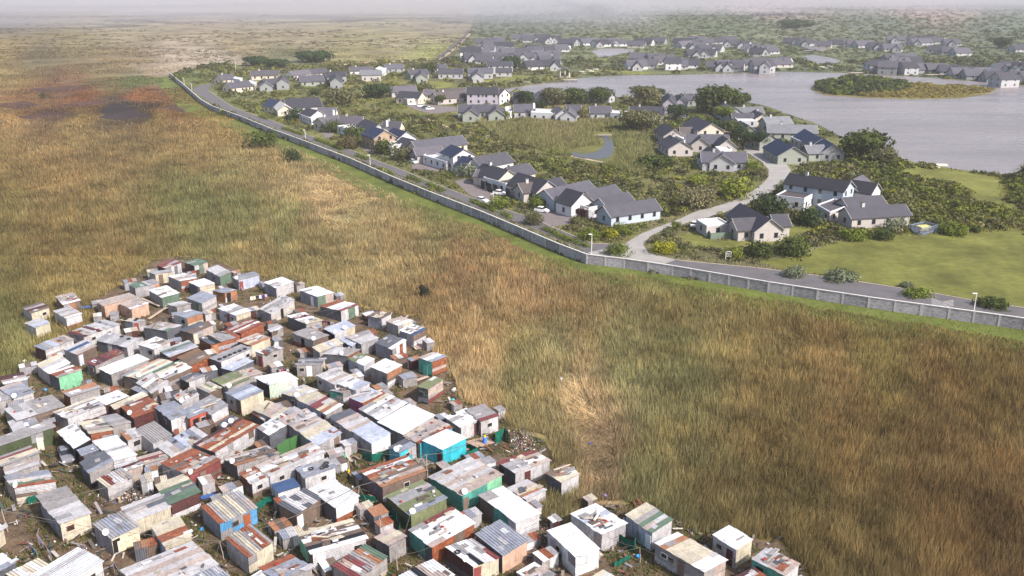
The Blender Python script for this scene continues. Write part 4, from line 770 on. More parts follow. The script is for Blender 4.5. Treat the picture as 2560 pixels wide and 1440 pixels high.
# low marsh reeds and dry grass inside the estate
def estate_grass(n, x0, x1, y0, y1, cond, H0, k1, name, wpx=2.4):
    x, y, X, Y, t = sample_px(n, x0, x1, y0, y1); ok = inside_estate(x, y) & cond(x, y) & on_free(X, Y); x, y, X, Y, t = [a[ok] for a in (x, y, X, Y, t)]; k = len(x); zc, _ = zone(X, Y)
    H = H0*rng.uniform(.5, 1.3, k)*(.4+1.1*fbm(X, Y, 5)); wd = t/FOC*wpx*rng.uniform(.6, 1.4, k); la = rng.uniform(0, 6.28, k); az = rng.uniform(-.8, .8, k)
    c = desat(zc, .1)*k1*rng.uniform(.65, 1.35, (k, 1))
    b0 = np.stack([X-np.cos(az)*wd/2, Y-np.sin(az)*wd/2, 0*X], 1); b1 = np.stack([X+np.cos(az)*wd/2, Y+np.sin(az)*wd/2, 0*X], 1); tp = np.stack([X+np.cos(la)*H*.3, Y+np.sin(la)*H*.3, H], 1)
    tag(mesh_np(name, np.stack([b0, b1, tp], 1).reshape(-1, 3), 3, np.concatenate([np.repeat(c, 3, 0), np.zeros((3*k, 1))], 1), M['blade']), kind='stuff')
HOL = [(1180,300),(1350,300),(1560,300),(1620,340),(1640,400),(1600,440),(1480,410),(1350,375),(1250,345)]
estate_grass(60000, 1170, 1650, 295, 445, lambda x, y: inpoly(x, y, HOL) & ~inpoly(x, y, [(1415,372),(1500,362),(1490,330),(1530,330),(1545,385),(1535,410),(1470,416),(1420,400)]), 1.7, 1.6, 'marsh_reeds')
estate_grass(90000, 424, 2650, 150, 700, lambda x, y: ~inpoly(x, y, HOL), .6, 1.4, 'dry_grass', 3)
b = MB(); b.box(G(1508, 337, 1), 7, 1.5, .3, 0, lin(150, 135, 120)); tag(b.build('footbridge', M['plain']), 'small timber footbridge over the narrow channel', 'bridge')
SHACKS = """
57.2 768.4 77.8 782.5 121.9 769.4|2.1|x|hsmh|w|c|WR70|shack with brown plank roof, leftmost of the three in the reeds
139.7 741.2 158.4 760.9 199.7 750.6|2.0|x|nspw|rg|goh|J5|junk covered shack standing alone in reeds beside a blue sheet
135 776.9 165 795.6 203.4 784.4|2.0|x|pspnw|w|wwr||shack with striped pale roof beside the blue sheet in the reeds
63.8 806.9 88.1 819.1 123.8 806.9|1.8|x|pe|p|c||low shack with pale blue roof, nearest of the three in the reeds
322.5 712.2 337.5 719.7 397.5 705.6|2.1|y|GGps|g|g|DR93o|grey shack with half green roof and orange end door
242.8 753.4 260.6 764.7 339.4 743.1|2.2|x|nn|j|j|WL40|long peach walled shack with dusty pink roof beside green roofed shack
300 758.1 328.1 772.2 370.3 758.1|2.2|x|nnw|j|j|WL70|peach walled shack with pink roof and white front sheet
301.9 799.4 331.9 805.9 363.8 801.2|1.9|x|cp|b|p|DR20R T3|small shack with tyres on roof and red door below the peach shacks
170.6 831.2 209.1 842.5 298.1 810.6|2.1|y|mnpmppbp|gm|p|WR25 WR68 J6|long shack with red and white striped sheets and two windows, near left reeds
87.2 865 112.5 875.3 182.8 848.1|2.1|y|bensp|m|psp|J2|shack with lilac and brown roof at the left reed edge
160.3 872.5 193.1 886.6 240 865|2.1|x|pBpn|g|h|DR15e|shack with square blue patch on roof and lilac door post
241.9 850.9 316.9 867.8 345 847.2|1.9|x|gpgp|d|w|T2|shack with long grey striped roof and two tyres, left side
346.9 860.3 384.4 872.5 424.7 854.7|2.0|x|ww|p|p|P3 WL75k|white roofed shack with planks on top and open grey front
217.5 904.7 237.2 914.1 309.4 881.2|2.0|y|RmRrR|s|sh|WL60 WR30 J4|shack with maroon striped roof behind the mint green shack
392.8 663.1 414.4 670.6 452.8 656.6|2.1|x|RR|m|w|DR62d|red roofed shack at the far top of the settlement
461.2 654.7 485.6 664.1 518.4 655.6|2.2|x|GG|mk|mGn||green roofed shack with patchwork walls, at the far top right
515.6 673.4 549.4 691.2 576.6 680|2.2|x|ppg|g|G|WL60|shack with pale roof and green planked side at the far top
581.2 692.2 596.2 700.6 647.8 687.5|2.1|x|bs|g|e|S DR6R|lilac white walled shack with grey roof next to clothes line
660.9 706.2 690 719.4 733.1 705.3|2.1|x|ww|b|p||white roofed shack with white flap, right of the clothes line
373.1 680 388.1 685.6 431.2 680|2.1|x|gg|g|c|DR30h|cream walled shack with dark grey roof and wooden door
420.9 690.3 451.9 702.5 491.2 695|2.2|x|wnw|g|rwr||white roofed shack with brown slatted side near the far top
472.5 705.3 498.8 717.5 536.2 708.1|2.1|x|ww|d|cw||plain white roofed shack with off white wall near the orange hut
531.6 726.9 561.6 732.5 591.6 725|1.9|x|bb|o|o|DR30k|orange plank hut with dark open doorway
373.1 725 405 743.8 447.2 732.5|2.2|x|ww|g|G|P4|white roofed shack with green side wall and planks on top
468.8 744.7 504.4 757.8 540 740|2.2|x|bb|g|psp|DL70G|shack with smooth blue grey roof behind the orange hut
419.1 759.7 441.6 767.2 476.2 759.7|2.0|x|ps|g|s||small grey box shack beside the crossed timber walkway
435 785 466.9 795.3 506.2 783.1|2.2|x|bb|w|ocw|WL70k|shack with blue grey roof and orange stained side
547.5 770.9 589.7 788.8 626.2 776.6|2.1|x|wgw|e|chc|WL35 DL55R WL80|white shack with red door and two windows in the grass clearing
649.7 770.9 676.9 783.1 735 749.4|2.1|x|pspp|b|pcp|DR45k J5|pale patchwork shack with dark doorway and blue bucket
750 725 793.1 741.9 833.4 731.6|2.2|x|ww|b|Gns|DL70w|white roofed shack with tin front, far right corner of settlement
360 818.8 416.2 827.2 452.8 813.1|2.1|x|sspG|d|d|P3|dark walled shack with brownish roof and green edge
449.1 824.4 481.9 833.8 531.6 813.1|2.1|x|dh|h|nw|DR6c|shack with charcoal roof and whitewashed side with yellow notice
566.2 822.5 601.9 833.8 658.1 809.4|2.0|x|RnRwoR|k|rm|P3|shack with bright red and white striped roof in the middle
719.1 789.7 765 809.4 804.4 800.9|2.1|x|wRwRcc|d|s|S J3|shack with white roof crossed by thin red stripes and a dish
732.2 831.9 781.9 851.6 820.3 838.4|2.1|x|ssss|gr|h|S DL50k|shack with weathered beige roof and dark doorway, dish at corner
497.8 845 526.9 860.9 600 841.2|2.1|y|dkgggr|r|rr|P3 DR15o|long rust walled shack with black stripe on grey roof
594.4 851.6 628.1 863.8 675 845|2.1|x|noco|k|c|P2|cream walled shack with orange streaked tin roof
669.4 823.4 678.8 830 706.9 818.8|1.7|x|p|k|s||tiny grey lean to roof beside the stilt walkway
638.8 878.1 655.6 884.7 706.2 870.6|2.3|y|wpgdp|s|s|DL75R WR60 J3|tall driftwood coloured shack with red door and pink washing
800.6 765 852.2 777.2 895.3 762.2|2.0|x|rwwR|d|wGw||shack with white roof edged in red and washing along its front
811.9 821.2 836.2 835.3 886.9 814.7|2.1|x|ee|m|pc|S SR50 DL85k|shack with smooth lilac blue roof and two dishes
919.7 789.4 953.4 796.9 976.9 784.7|2.0|x|hch|b|p|P5|grey tin shack with loose planks on roof at the right edge
965.6 802.5 994.7 813.8 1031.2 802.5|2.0|x|nw|g|c||shack with pinkish white roof behind an open timber frame
1000.3 825 1033.1 838.1 1064.1 823.1|2.2|x|wwB|b|hpw|J7|shack with colourful plastic sheeting on roof, right edge
866.2 842.8 902.8 859.7 945 844.7|2.1|x|gppp|d|gh|P1|shack with pale tin roof left of the red striped shack
938.4 856.9 980.6 872.8 1014.4 851.2|2.2|x|ddw|b|rwrw||shack with dark grey roof and red and white banded side
781.9 868.1 798.8 880.3 856.9 858.8|2.0|y|ccecc|s|s||shack with creamy yellow roof crossed by a blue sheet
810 884.1 870 889.7 899.1 873.8|2.1|x|pss|d|r|S|shack with beige roof and brick red end wall
741.6 912.2 802.5 912.2 811.9 895.3|1.9|y|gdgd|s|c|DL50w WL20|small driftwood grey hut facing the camera with pale door
870.9 897.2 909.4 913.1 935.6 898.1|2.1|x|yww|e|w|WL55 S|lilac white walled shack with half olive roof and dish
926.2 915.9 967.5 932.8 1004.1 913.1|2.5|x|ww|s|ohwp|DL85d|white roofed shack with brown and white banded side, right of the dish
1046.2 893.4 1080 904.7 1115.6 891.6|2.6|x|nwb|t|rnr|DL50t|teal fronted stilt shack standing alone at the reed edge
849.4 849.4 879.4 865.3 894.4 855|1.9|x|e|B|B||narrow lean to with white roof and blue tarpaulin side
1044.4 964.7 1069.7 973.1 1107.2 949.7|2.5|x|yy|db|ncR|WL40G|stilt shack with olive green roof and pink side at reed edge
792.2 938.4 836.2 960 881.2 941.2|2.1|x|ppnp|p|p|DL40g WL20|shack with pale pinkish tin roof and grey doors
845.6 960 888.8 975 923.4 958.1|2.0|x|we|w|w|S|white ribbed roof shack with dish, attached to pinkish tin roof
825 975.9 856.9 981.6 890.6 971.2|1.7|x|gs|tg|p|J3 P2|low lean to with aqua band along its wall
872.8 992.8 906.6 1006.9 954.4 983.4|2.1|x|pep|P|r|P2|pink walled shack with pale grey roof
899.1 1021.9 947.8 1048.1 1014.4 1008.8|2.1|x|cwgpw|s|s|J4|large shack with off white roof and grey stripe beside the big white roof
945.9 1054.7 1007.8 1085.6 1084.7 1038.8|2.3|x|www|d|pw|DL40p|largest plain white roof in the middle right of the settlement
1113.8 1041.6 1152.2 1067.8 1202.8 1046.2|2.1|x|ww|g|p|DR75m T1|shack with white roof cut by dark slot, isolated at right edge
1166.2 1023.8 1201.9 1053.8 1245 1039.7|2.2|x|ssR|d|p|WR50|shack with brownish grey roof and red front edge at right edge
824.1 1042.5 877.5 1077.2 928.1 1055.6|2.1|x|dnppn|p|p|WL15 WL45|shack with pinkish patched roof and two small windows
882.2 1078.1 928.1 1108.1 975 1083.8|2.2|x|ee|g|w||shack with clean lilac blue roof and white planked side
1007.8 1087.5 1048.1 1110 1126.9 1070.6|2.0|x|nnsr|s|s|J4|rusty beige roofed shack tucked behind the turquoise shack
399.7 876.2 425 892.2 494.4 866.9|2.1|x|pGbep|m|m|P2|long shack with green and silver striped roof
443.8 893.1 477.5 913.8 526.2 891.2|2.1|x|HhH|m|r||rust walled shack with roof like brown straw
524.4 895 552.5 904.4 628.4 870.6|2.2|x|gg|d|w|T6 WR85|long grey flat roofed shack with a line of tyres
554.4 919.4 582.5 926.9 633.1 902.5|1.7|x|e|d|d||lean to with pale blue roof under the tyre roof
383.8 928.8 413.8 947.5 477.5 919.4|2.1|x|Gcwww|s|sp|J3|shack with ragged white roof sheets and green back edge
449.4 945.6 471.9 955 511.2 940|1.9|x|dg|k|p|P1|small dark roofed shack with white cloth on top
532.8 949.4 570.3 970 623.8 947.5|2.1|x|yycy|b|s|S|shack with olive ribbed roof and dish
584.4 930.6 610.6 944.7 655.6 932.5|2.0|x|nn|s|s|J5|shack with cluttered beige roof behind the olive ribbed roof
490.6 968.1 520.6 981.2 554.4 968.1|1.9|y|ycyc|s|h||small shack with striped olive and cream roof
564.7 981.2 601.2 1000.9 657.5 977.5|2.4|x|beb|d|c|WL40|tall shack with blue roof and plain tan side wall
640.6 942.8 672.5 961.6 743.8 947.5|2.3|x|wwww|k|a|S|shack with big white roof and pale mint side wall
434.4 988.8 453.1 1007.5 496.2 986.9|1.8|x|gngp|s|p|J9 S|shack roof buried in junk beside two dishes
486.9 1009.4 528.1 1035.6 569.4 1013.1|2.1|x|ggg|s|wo|P4|grey roofed shack with white battens on top
390.3 1017.8 426.9 1049.7 471.9 1033.8|2.4|x|bb|d|p|WL60|blue grey shack with vertically ribbed side wall
458.8 1024.4 473.8 1045 518.8 1026.2|2.2|x|bb|C|C|DR30k WR70|coral orange fronted hut with dark doorway
704.4 981.2 740 994.4 792.5 975.6|2.1|x|pcp|d|p|WL80 S|shack with grey and cream roof and window, above the long striped roof
741.9 996.2 815 1035.6 854.4 1013.1|2.1|x|ccnRcow|e|s|WL30 DL90m WL65|long shack with cream roof crossed by red stripes
633.1 1024.4 687.5 1046.9 720.3 1022.5|2.0|x|cnnc|s|n|P2|shack with smooth sandy beige roof
629.4 1031.9 659.4 1050.6 672.5 1039.4|1.5|x|ro|d|s||low rusty orange lean to roof before the sandy beige roof
644.4 1069.4 672.5 1087.2 762.5 1033.8|2.2|y|wwwwpgp|d|d|J6|shack with five white roof strips above the walled yard
702.5 1046.9 753.1 1082.5 815 1056.2|2.2|x|npnp|g|g|J6|shack with black tarpaulin and red scraps on its roof
753.1 1082.5 792.5 1112.5 851.6 1082.5|2.2|x|ccee|g|gpg|DR80h J2|shack with pale yellow roof and tan door
487.8 1108.8 537.5 1129.4 646.2 1065.6|2.1|x|mrrrcr|d|pwp|J8|large rust brown roofed shack with silver edges
394.1 1116.2 425 1138.8 515 1088.1|2.1|y|pbebp|p|p|J3|long pale blue tin roofed shack beside the rust brown roof
404.4 1157.5 473.8 1187.5 550.6 1150|2.2|x|rhrgr|g|RhR|DR40h S J9 WL15|shack with rusty cluttered roof, red walls and white dish
560 1144.4 591.9 1163.1 696.9 1133.1|2.1|x|nphho|d|s|S J5|shack with brown and beige ribbed roof and dish
391.2 1211.9 426.9 1259.7 498.1 1230.6|2.1|x|cGdGG|h|mp|J1|shack with two bright green roof sheets
601.2 1181.9 629.4 1208.1 680 1185.6|2.1|x|rowp|rm|wh|WR35 J4|shack with rust and white roof patches and framed window
642.5 1163.1 674.4 1189.4 809.4 1131.2|2.2|x|npwnp|w|w|J12 DR50B WR20 P2|wide shack with patchwork pink and white roof and blue doorway
741.9 1170.6 762.5 1195 837.5 1168.8|2.1|x|bb|e|w|T5 WR60|shack with blue grey roof holding five tyres
678.1 1211.9 695 1232.5 749.4 1215.6|1.9|x|B|w|wow||tiny shack with plain blue roof and striped side
543.1 1058.1 560 1069.4 595.6 1048.8|2.0|x|dg|s|s|S S2|small dark roofed shack with two white dishes
12.2 1022.5 43.1 1050.6 159.4 1015|2.1|y|ppsss|s|hk|J3|long beige flat roofed shack at left with ragged front edge
-28.1 1101.2 -18.8 1121.9 133.1 1069.4|2.3|x|ss|Y|Y||long shack with brown grey roof and dark green wall at left edge
20.6 1054.4 33.8 1078.8 93.8 1056.2|1.9|y|ppbg|s|s||small patched grey roof above the dark green walled shack
135 1029.4 168.8 1046.2 268.1 1008.8|2.1|x|cswspp|s|pm|S J4|long shack with cream and rust strips and dish, left side
240.9 995.6 268.1 1011.6 318.8 991.9|2.1|x|ww|m|m||shack with white roof holding a brown rust stain
277.5 1012.5 290.6 1022.8 367.5 990|2.0|x|cc|m|m||narrow pale yellow sheet roof shack
305.6 1016.2 333.8 1044.4 401.2 1020|2.1|x|rrr|h|m|J6 S|dark orange rust roofed shack with brown walls
145.3 1078.8 185.6 1120 223.1 1099.4|2.2|x|ww|k|k|S|bright cream ribbed roof tilted over a dark gap, left side
198.8 1056.2 226.9 1084.4 281.2 1075|2.1|x|cnsc|s|ror|J2|shack with bleached board roof and rust front
245.6 1043.1 281.2 1065.6 326.2 1056.2|2.1|x|gs|s|s||plain grey roofed shack beside the bleached board roof
233.4 1103.1 283.1 1151.9 339.4 1136.9|2.1|x|wwpww|g|wpm||long white corrugated roof shack above the slate roofed shack
301.9 1082.5 318.8 1101.2 354.4 1088.1|2.0|y|opp|s|p|WR60k|small shack with one rust strip on grey roof and black window
339.4 1075 382.5 1108.8 429.4 1086.2|2.0|y|ssss|p|ps||wide plain taupe corrugated roof
195 1123.8 208.1 1138.8 249.4 1123.8|2.0|x|bb|m|d||small lilac grey roof beside the long white corrugated roof
200.6 1155.6 223.1 1181.9 281.2 1151.9|2.2|x|ddb|d|sk||slate grey roofed shack with open dark front by the sandy yard
-15 1146.2 7.5 1165 97.5 1133.1|2.0|x|sRccs|h|s||bleached board roof with red streak at the left edge
13.1 1170.6 18.8 1185.6 95.6 1161.2|2.0|x|np|h|s||narrow beige and silver roof strip at the left edge
12.2 1190.6 35.6 1219.7 138.8 1203.8|2.2|x|bbpGr|n|wncn|S J2|shack with lilac, pale green and rust roof at left edge
91.9 1240.3 150 1308.8 224.1 1282.5|2.3|x|sspp|b|cc|WR30r|large smooth grey roofed shack with blue side and cream front
341.2 1144.4 361.9 1161.2 420 1144.4|2.0|x|nRn|s|s|J1|shack with faded red pink roof
292.5 1163.1 307.5 1180 356.2 1163.1|2.0|x|pmw|s|n|J2|low shack with white and maroon roof strips
243.8 1198.8 268.1 1217.5 328.1 1189.4|2.0|y|cRppss|s|ps|J2|shack with ribbed silver roof and one red patch
307.5 1267.5 330 1305 425.6 1267.5|2.1|x|psdpp|s|c|P1|shack with flat pale grey roof and cream plank front
235.3 1311.6 277.5 1346.2 345 1312.5|2.2|y|gbbg|g|cs|S DR4k|slate blue roofed shack with a scribbled board on its front
378.8 1314.4 412.5 1365 478.1 1338.8|2.1|x|cccrrc|e|c||cream board roofed shack with orange brown panel
306 1424 366 1486 540 1412|2.1|x|pnpnpp|s|s|J4 P1|large patched roof with pink bands and one white board, bottom left
56.2 1451.2 120 1488.8 255 1404.4|2.2|x|wpwww|w|w|WR78|large pinkish white ribbed roof at the bottom left
16.9 1434.4 43.1 1451.2 121.9 1413.8|2.1|y|cwcwc|c|c||cream roof with white ribs at the bottom left
-37.5 1404.4 0 1426.9 38.4 1407.2|2.1|x|wb|w|d||white roofed shack cut by the left picture edge
-31.9 1314.4 -11.2 1333.1 6.6 1318.1|2.1|x|w|c|c||cream walled shack corner at the left picture edge
0 942.2 11.2 960 67.5 947.8|2.1|x|mnw|k|b||shack with pink and maroon roof at the left edge
0 969.4 33.8 995.6 82.5 979.7|2.1|x|bbb|g|pg|S J2|shack with wavy blue grey roof and dish at the left edge
-37.5 982.5 -3.8 1005 30 995.6|2.0|x|gg|s|s|S|grey shack cut by the left edge behind a dish
91.9 910.3 121.9 931.9 174.4 907.5|2.1|x|cpww|p|s||shack with tan and white roof behind the mint green shack
121.9 931.9 146.2 943.1 203.4 924.4|2.4|x|wrrn|d|M||mint green walled shack with rust red roof
158.4 977.8 174.4 991.9 248.4 969.4|2.1|x|oog|r|spm||shack with orange tan board roof and grey right edge
248.4 920.6 277.5 934.7 371.2 899.1|2.2|x|ww|d|s|S|shack with plain bright white roof left of the peach and mint roof
307.5 937.5 343.1 945 429.4 904.7|2.1|x|jaja|d|s|S|shack with peach and pale mint roof sheets and dish
343.1 956.2 380.6 982.5 420 954.4|2.0|x|pwnp|s|p|J6|shack with tin roof scattered with white scraps
328.1 971.2 356.2 986.2 369.4 978.8|1.8|x|b|d|s||small bluish lean to below the scrap covered roof
1057.8 1101.2 1106.6 1123.8 1164.7 1094.7|2.4|x|ww|T|T|DL86m|bright turquoise shack with clean white roof
972.5 1117.2 998.8 1132.2 1040 1110.6|2.0|x|db|T|T|WR45 DR97g S|low turquoise shack with dark grey roof and window
1015.6 1088.1 1049.4 1108.8 1130 1069.4|2.1|x|nsnr|s|T|J3 WR30|turquoise fronted shack with rusty beige roof between the two turquoise ones
904.1 1177.2 955.6 1215.6 1063.4 1176.2|2.2|x|rwrohno|u|hw|WR55 J14|mauve walled shack with rust and white patchwork roof
1075.6 1191.2 1156.2 1237.2 1253.8 1187.5|2.3|x|ppnpnn|t|tM|DR5h S J5|large aqua walled shack with pinkish roof and red strip
966.9 1239.4 1026.9 1286.2 1115.9 1245|2.3|x|yggyyb|Y|y|S J6|shack with olive green patch on silver roof and green walls
775.6 1222.5 839.4 1267.5 895.6 1241.2|2.2|x|www|d|wr||bright white roofed shack beside the dark ribbed roof
504.7 1266.6 548.8 1308.8 640.6 1267.5|2.2|y|rscscsg|b|l|DR72r WR40h|sky blue walled shack with brown and cream ribbed roof
565.6 1346.2 619.1 1392.2 680.9 1354.7|2.2|y|rscsrrs|p|c||cream walled shack with silver and rust ribbed roof
697.8 1260 740 1284.4 803.8 1245|2.3|y|dpdpd|h|h|DR6w|shack with black and silver ribbed roof and brown walls
747.5 1333.1 781.2 1383.8 914.4 1346.2|2.2|x|chwhkw|M|wp|WR85k J12 P3|shack with cluttered cream and white roof and pale green side
648.1 1419.4 702.5 1455 779.4 1421.2|2.1|x|rbbb|g|s|J6|shack with slate blue roof and rusty back edge, bottom
625.6 1441.9 642.5 1458.8 672.5 1440|2.0|x|w|w|w||small white roof at the bottom edge
483.1 1438.1 518.8 1470 571.2 1440|2.0|y|bbb|s|s||lilac ribbed roof at the bottom edge
833.8 1413.8 888.1 1445.6 966.9 1393.1|2.1|y|RsRsoG|s|sc|J3|shack with red and grey ribbed roof and green panel, bottom
1024.1 1323.8 1080.3 1366.9 1184.4 1308.8|2.2|x|Rwwwww|td|rhr|J7|shack with white scarred roof and rust edge
938.8 1342.5 972.5 1365 1013.8 1342.5|2.1|x|ncn|d|s||small sagging beige roofed shack beside a yard of planks
1200.3 1237.5 1289.4 1305 1347.5 1282.5|2.3|x|www|hts|pwp||long white roofed shack with patchwork brown side wall
1190 1335 1255.6 1387.5 1317.5 1351.9|2.3|y|bbbb|d|j||shack with lilac blue corrugated roof and peach side
1116.9 1368.8 1182.5 1415.6 1246.2 1393.1|2.1|y|wkwwR|md|c|S T1 DR6R|shack with white corrugated roof edged in red and a tyre
998.8 1440 1049.4 1479.4 1133.8 1438.1|2.1|y|wwknww|s|s|J2|white corrugated roof with black gap at the bottom edge
1294 1430 1343 1462 1385 1437|2.0|x|wnp|s|s|J4|small cluttered pinkish roof at the bottom edge
1248.1 1154.1 1288.4 1182.2 1373.8 1152.2|2.2|x|Rnwp|d|p|DR35m J4 WL12m|shack with pink corner on white and tan roof by the rubbish heap
1366.2 1181.2 1403.8 1205.6 1446.9 1185|2.2|x|hcc|ds|w|P5|small whitewashed shack with plank covered cream roof in reeds
1269.7 1219.7 1315.6 1247.8 1363.4 1226.2|1.6|x|ppncop|d|p|J2|low shack with tan and orange streaked roof
1369.4 1326.6 1438.8 1392.2 1497.8 1371.6|2.3|x|www|pw|w|WL40 DL20g|clean white roofed shack on bare soil at bottom right
1428.4 1284.4 1504.4 1335 1564.4 1308.8|2.3|x|wewww|p|pg|P6 J6|pale shack with broken boards on roof next to green netting
1565.3 1287.2 1630 1331.2 1679.7 1300.3|2.3|x|ccsGsG|e|w|DL90w|whitewashed shack with tan and green roof sheets at bottom right
1638.8 1357.5 1760.6 1426.9 1815 1399.7|2.2|x|woccccww|gp|n|WL35 DL55h WL20w|long shack with sandy roof and white front section at bottom right
1784.1 1336.9 1841.2 1372.5 1879.7 1349.1|2.3|x|ww|w|c|DL75m WL30|white box shack with brown door in the reeds
1880.6 1397.8 1963.1 1438.1 1996.9 1410|2.3|x|ppnn|t|w|DL25k J10|teal fronted shack with spotted pale roof, rightmost of all shacks
1839.4 1440 1869.4 1460.6 1912.5 1440|1.7|x|mr|s|s||low maroon roof at the bottom right edge
1480 1441.9 1510 1458.8 1536.2 1441.9|2.0|x|c|s|s||small beige roof at the bottom edge, right of the white roof
"""
# ---------------------------------------------------------------- the informal settlement
PAL = dict(w=(230,229,230,.0), p=(196,190,191,.07), g=(160,155,158,.05), d=(98,99,108,.02), b=(146,149,164,.04), e=(182,188,208,.0), r=(142,80,54,.22), R=(142,62,60,.05), m=(92,46,44,.08), o=(178,116,78,.15),
  c=(202,190,168,.05), n=(188,166,154,.12), P=(176,98,138,0), G=(98,124,100,.03), y=(126,132,86,.02), t=(86,160,146,.04), T=(58,186,204,0), B=(58,86,132,0), l=(92,152,196,.02), k=(34,34,40,0), h=(120,98,84,.1), H=(138,104,72,.1),
  M=(142,205,164,0), s=(160,152,150,.1), C=(186,96,78,0), u=(132,108,118,.03), Y=(76,88,52,0), i=(200,196,198,.04), j=(208,170,148,.04), a=(208,220,202,0))
def pc(k, v=1.0):
    r, g, b, a = PAL[k]
    if k not in 'TlPCMtcwrja': m_ = (r+g+b)/3; r, g, b = (q*.78+m_*.22 for q in (r, g, b))
    c = lin(r, g, b, .92*v); return (*c, a)
SHK = {}
def short(lab):
    w_ = lab.replace(',', '').split()[:9]
    while w_[-1] in ('and','with','the','of','to','on','a','by','at','in','its','left','one','from','behind','beside','under','above','below','before','over'): w_.pop()
    return ' '.join(w_)
def shack(line):
    co, h, dr, rs, wl, wr, ex, lab = line.split('|'); Lx, Ly, Fx, Fy, Rx, Ry = map(float, co.split()); h = float(h)*1.06
    rnd = random.Random(lab)
    tl = rnd.uniform(-.16, .2); zs = [h+tl*.5, h-tl*.5, h-tl*.5-.05]
    L, F, R = G(Lx, Ly, zs[0]), G(Fx, Fy, zs[1]), G(Rx, Ry, zs[2]); B = L+R-F
    c0 = (L+R)/2; L, F, R, B = [c0+(p-c0)*1.045 for p in (L, F, R, B)]
    o = empty('shack', ((L+R)/2).xy.to_3d(), lab, 'shack', None); cen = (L+F+R+B)/4
    ring = [L, F, R, B]; SHK[lab] = (L, F, R, B, o)
    # walls: nailed sheets on a frame
    wm = MB(); ins = .955; bot = .25 if 'stilt' in lab else 0
    q = [Vector((cen.x+(p.x-cen.x)*ins, cen.y+(p.y-cen.y)*ins, p.z-.04)) for p in ring]
    sides = [(q[0], q[1], wl), (q[1], q[2], wr), (q[2], q[3], rnd.choice(['p', 'g', 's', wr])), (q[3], q[0], rnd.choice(['p', 'g', 's', wl]))]
    for a, b, codes in sides:
        d = b-a; d.z = 0; Ln = d.length; dn = d/Ln; nr_ = Vector((dn.y, -dn.x, 0))
        wm.quad([Vector((a.x, a.y, bot)), Vector((b.x, b.y, bot)), b, a], (.03, .028, .028, 0))
        band = len(codes) > 1 and rnd.random() < .75
        k = max(2, int(Ln/rnd.uniform(.8, 1.5))) if not band else rnd.choice([1, 2]); rows = len(codes)+1 if band else rnd.choice([1, 1, 2])
        for i in range(k):
            for j in range(rows):
                cd_ = codes[min(int(j*len(codes)/rows), len(codes)-1)] if band else codes[min(int(i*len(codes)/k), len(codes)-1)]
                if rnd.random() < .07: cd_ = rnd.choice('gpsh')
                if cd_ == 'w' and not ('clean' in lab or 'bright' in lab): cd_ = 'i'
                v = rnd.uniform(.82, 1.1); off = .012+rnd.uniform(0, .035); e = rnd.uniform(.0, .04)
                u0, u1 = i/k, (i+1)/k+.02*(i < k-1); z0, z1 = 1-(j+1)/rows, 1-j/rows
                f = lambda u, z: Vector((a.x+d.x*u, a.y+d.y*u, bot+.02+(a.z+(b.z-a.z)*u-bot-.04)*z))+nr_*off
                if rnd.random() < .5 or band: uv = lambda u, z: (z*2.1, u*Ln)
                else: uv = lambda u, z: (u*Ln, z*2.1)
                zz0 = z0+rnd.uniform(-.02, .02)*(j < rows-1)
                wm.quad([f(u0, zz0), f(u1, zz0+rnd.uniform(-.01, .01)), f(u1, z1), f(u0, z1)], pc(cd_, v), [uv(u0, z0), uv(u1, z0), uv(u1, z1), uv(u0, z1)])
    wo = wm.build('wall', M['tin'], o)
    # roof: overlapping sheets
    rm = MB(); X, Y = (F-L, R-F)
    if dr == 'x': P0, U, Vv = L, F-L, B-L
    else: P0, U, Vv = L, B-L, F-L
    Lu, Lv = U.length, Vv.length; n = max(len(rs), int(Lu/.85)); rows = 1 if Lv < 3.2 else (2 if Lv < 6.5 else 3)
    ribbed = 'rib' in lab or 'corrug' in lab
    for i in range(n):
        cd0 = rs[min(int(i*len(rs)/n), len(rs)-1)]
        for j in range(rows):
            cd_ = cd0
            if rnd.random() < .06 and not ('clean' in lab or 'plain' in lab): cd_ = rnd.choice('psgn')
            v = rnd.uniform(.86, 1.08) if cd_ not in 'w' else rnd.uniform(.93, 1.05)
            jt = .05 if ('clean' in lab or 'plain' in lab) else .18
            u0, u1 = i/n, (i+1)/n+.05/max(Lu, 1); u1 = min(u1, 1.01)
            v0, v1 = j/rows, (j+1)/rows
            if j == 0: v0 -= rnd.uniform(.02, jt+.02)/Lv
            if j == rows-1: v1 += rnd.uniform(.02, jt+.02)/Lv
            if j: v0 -= .06/Lv
            z = .015+.012*((i*7+j*3) % 3)+rnd.uniform(0, .02); sk = rnd.uniform(-.02, .02)
            Q = [P0+U*(u0+sk*.3)+Vv*v0, P0+U*(u1+sk*.3)+Vv*v0, P0+U*u1+Vv*v1, P0+U*u0+Vv*v1]
            uv = [(u0*Lu, v0*Lv+i), (u1*Lu, v0*Lv+i), (u1*Lu, v1*Lv+i), (u0*Lu, v1*Lv+i)]
            Q = [p+Vector((0, 0, z+rnd.uniform(-.008, .012))) for p in Q]
            if (Q[1]-Q[0]).cross(Q[3]-Q[0]).z < 0: Q = Q[::-1]; uv = uv[::-1]
            rm.slab(Q, .018, pc(cd_, v), uv)
    J = 0; T = 0; Pk = 0; doors = []
    for t in ex.replace(',', ' ').split():
        if t[0] == 'J': J = int(t[1:])
        elif t[0] == 'T': T = int(t[1:])
        elif t[0] == 'P': Pk = int(t[1:])
    at = lambda a, b: P0+U*a+Vv*b
    allc = 'psgnhrwcd'
    nj = J+(0 if ('clean' in lab or 'plain' in lab or 'smooth' in lab) else rnd.randint(1, 3))
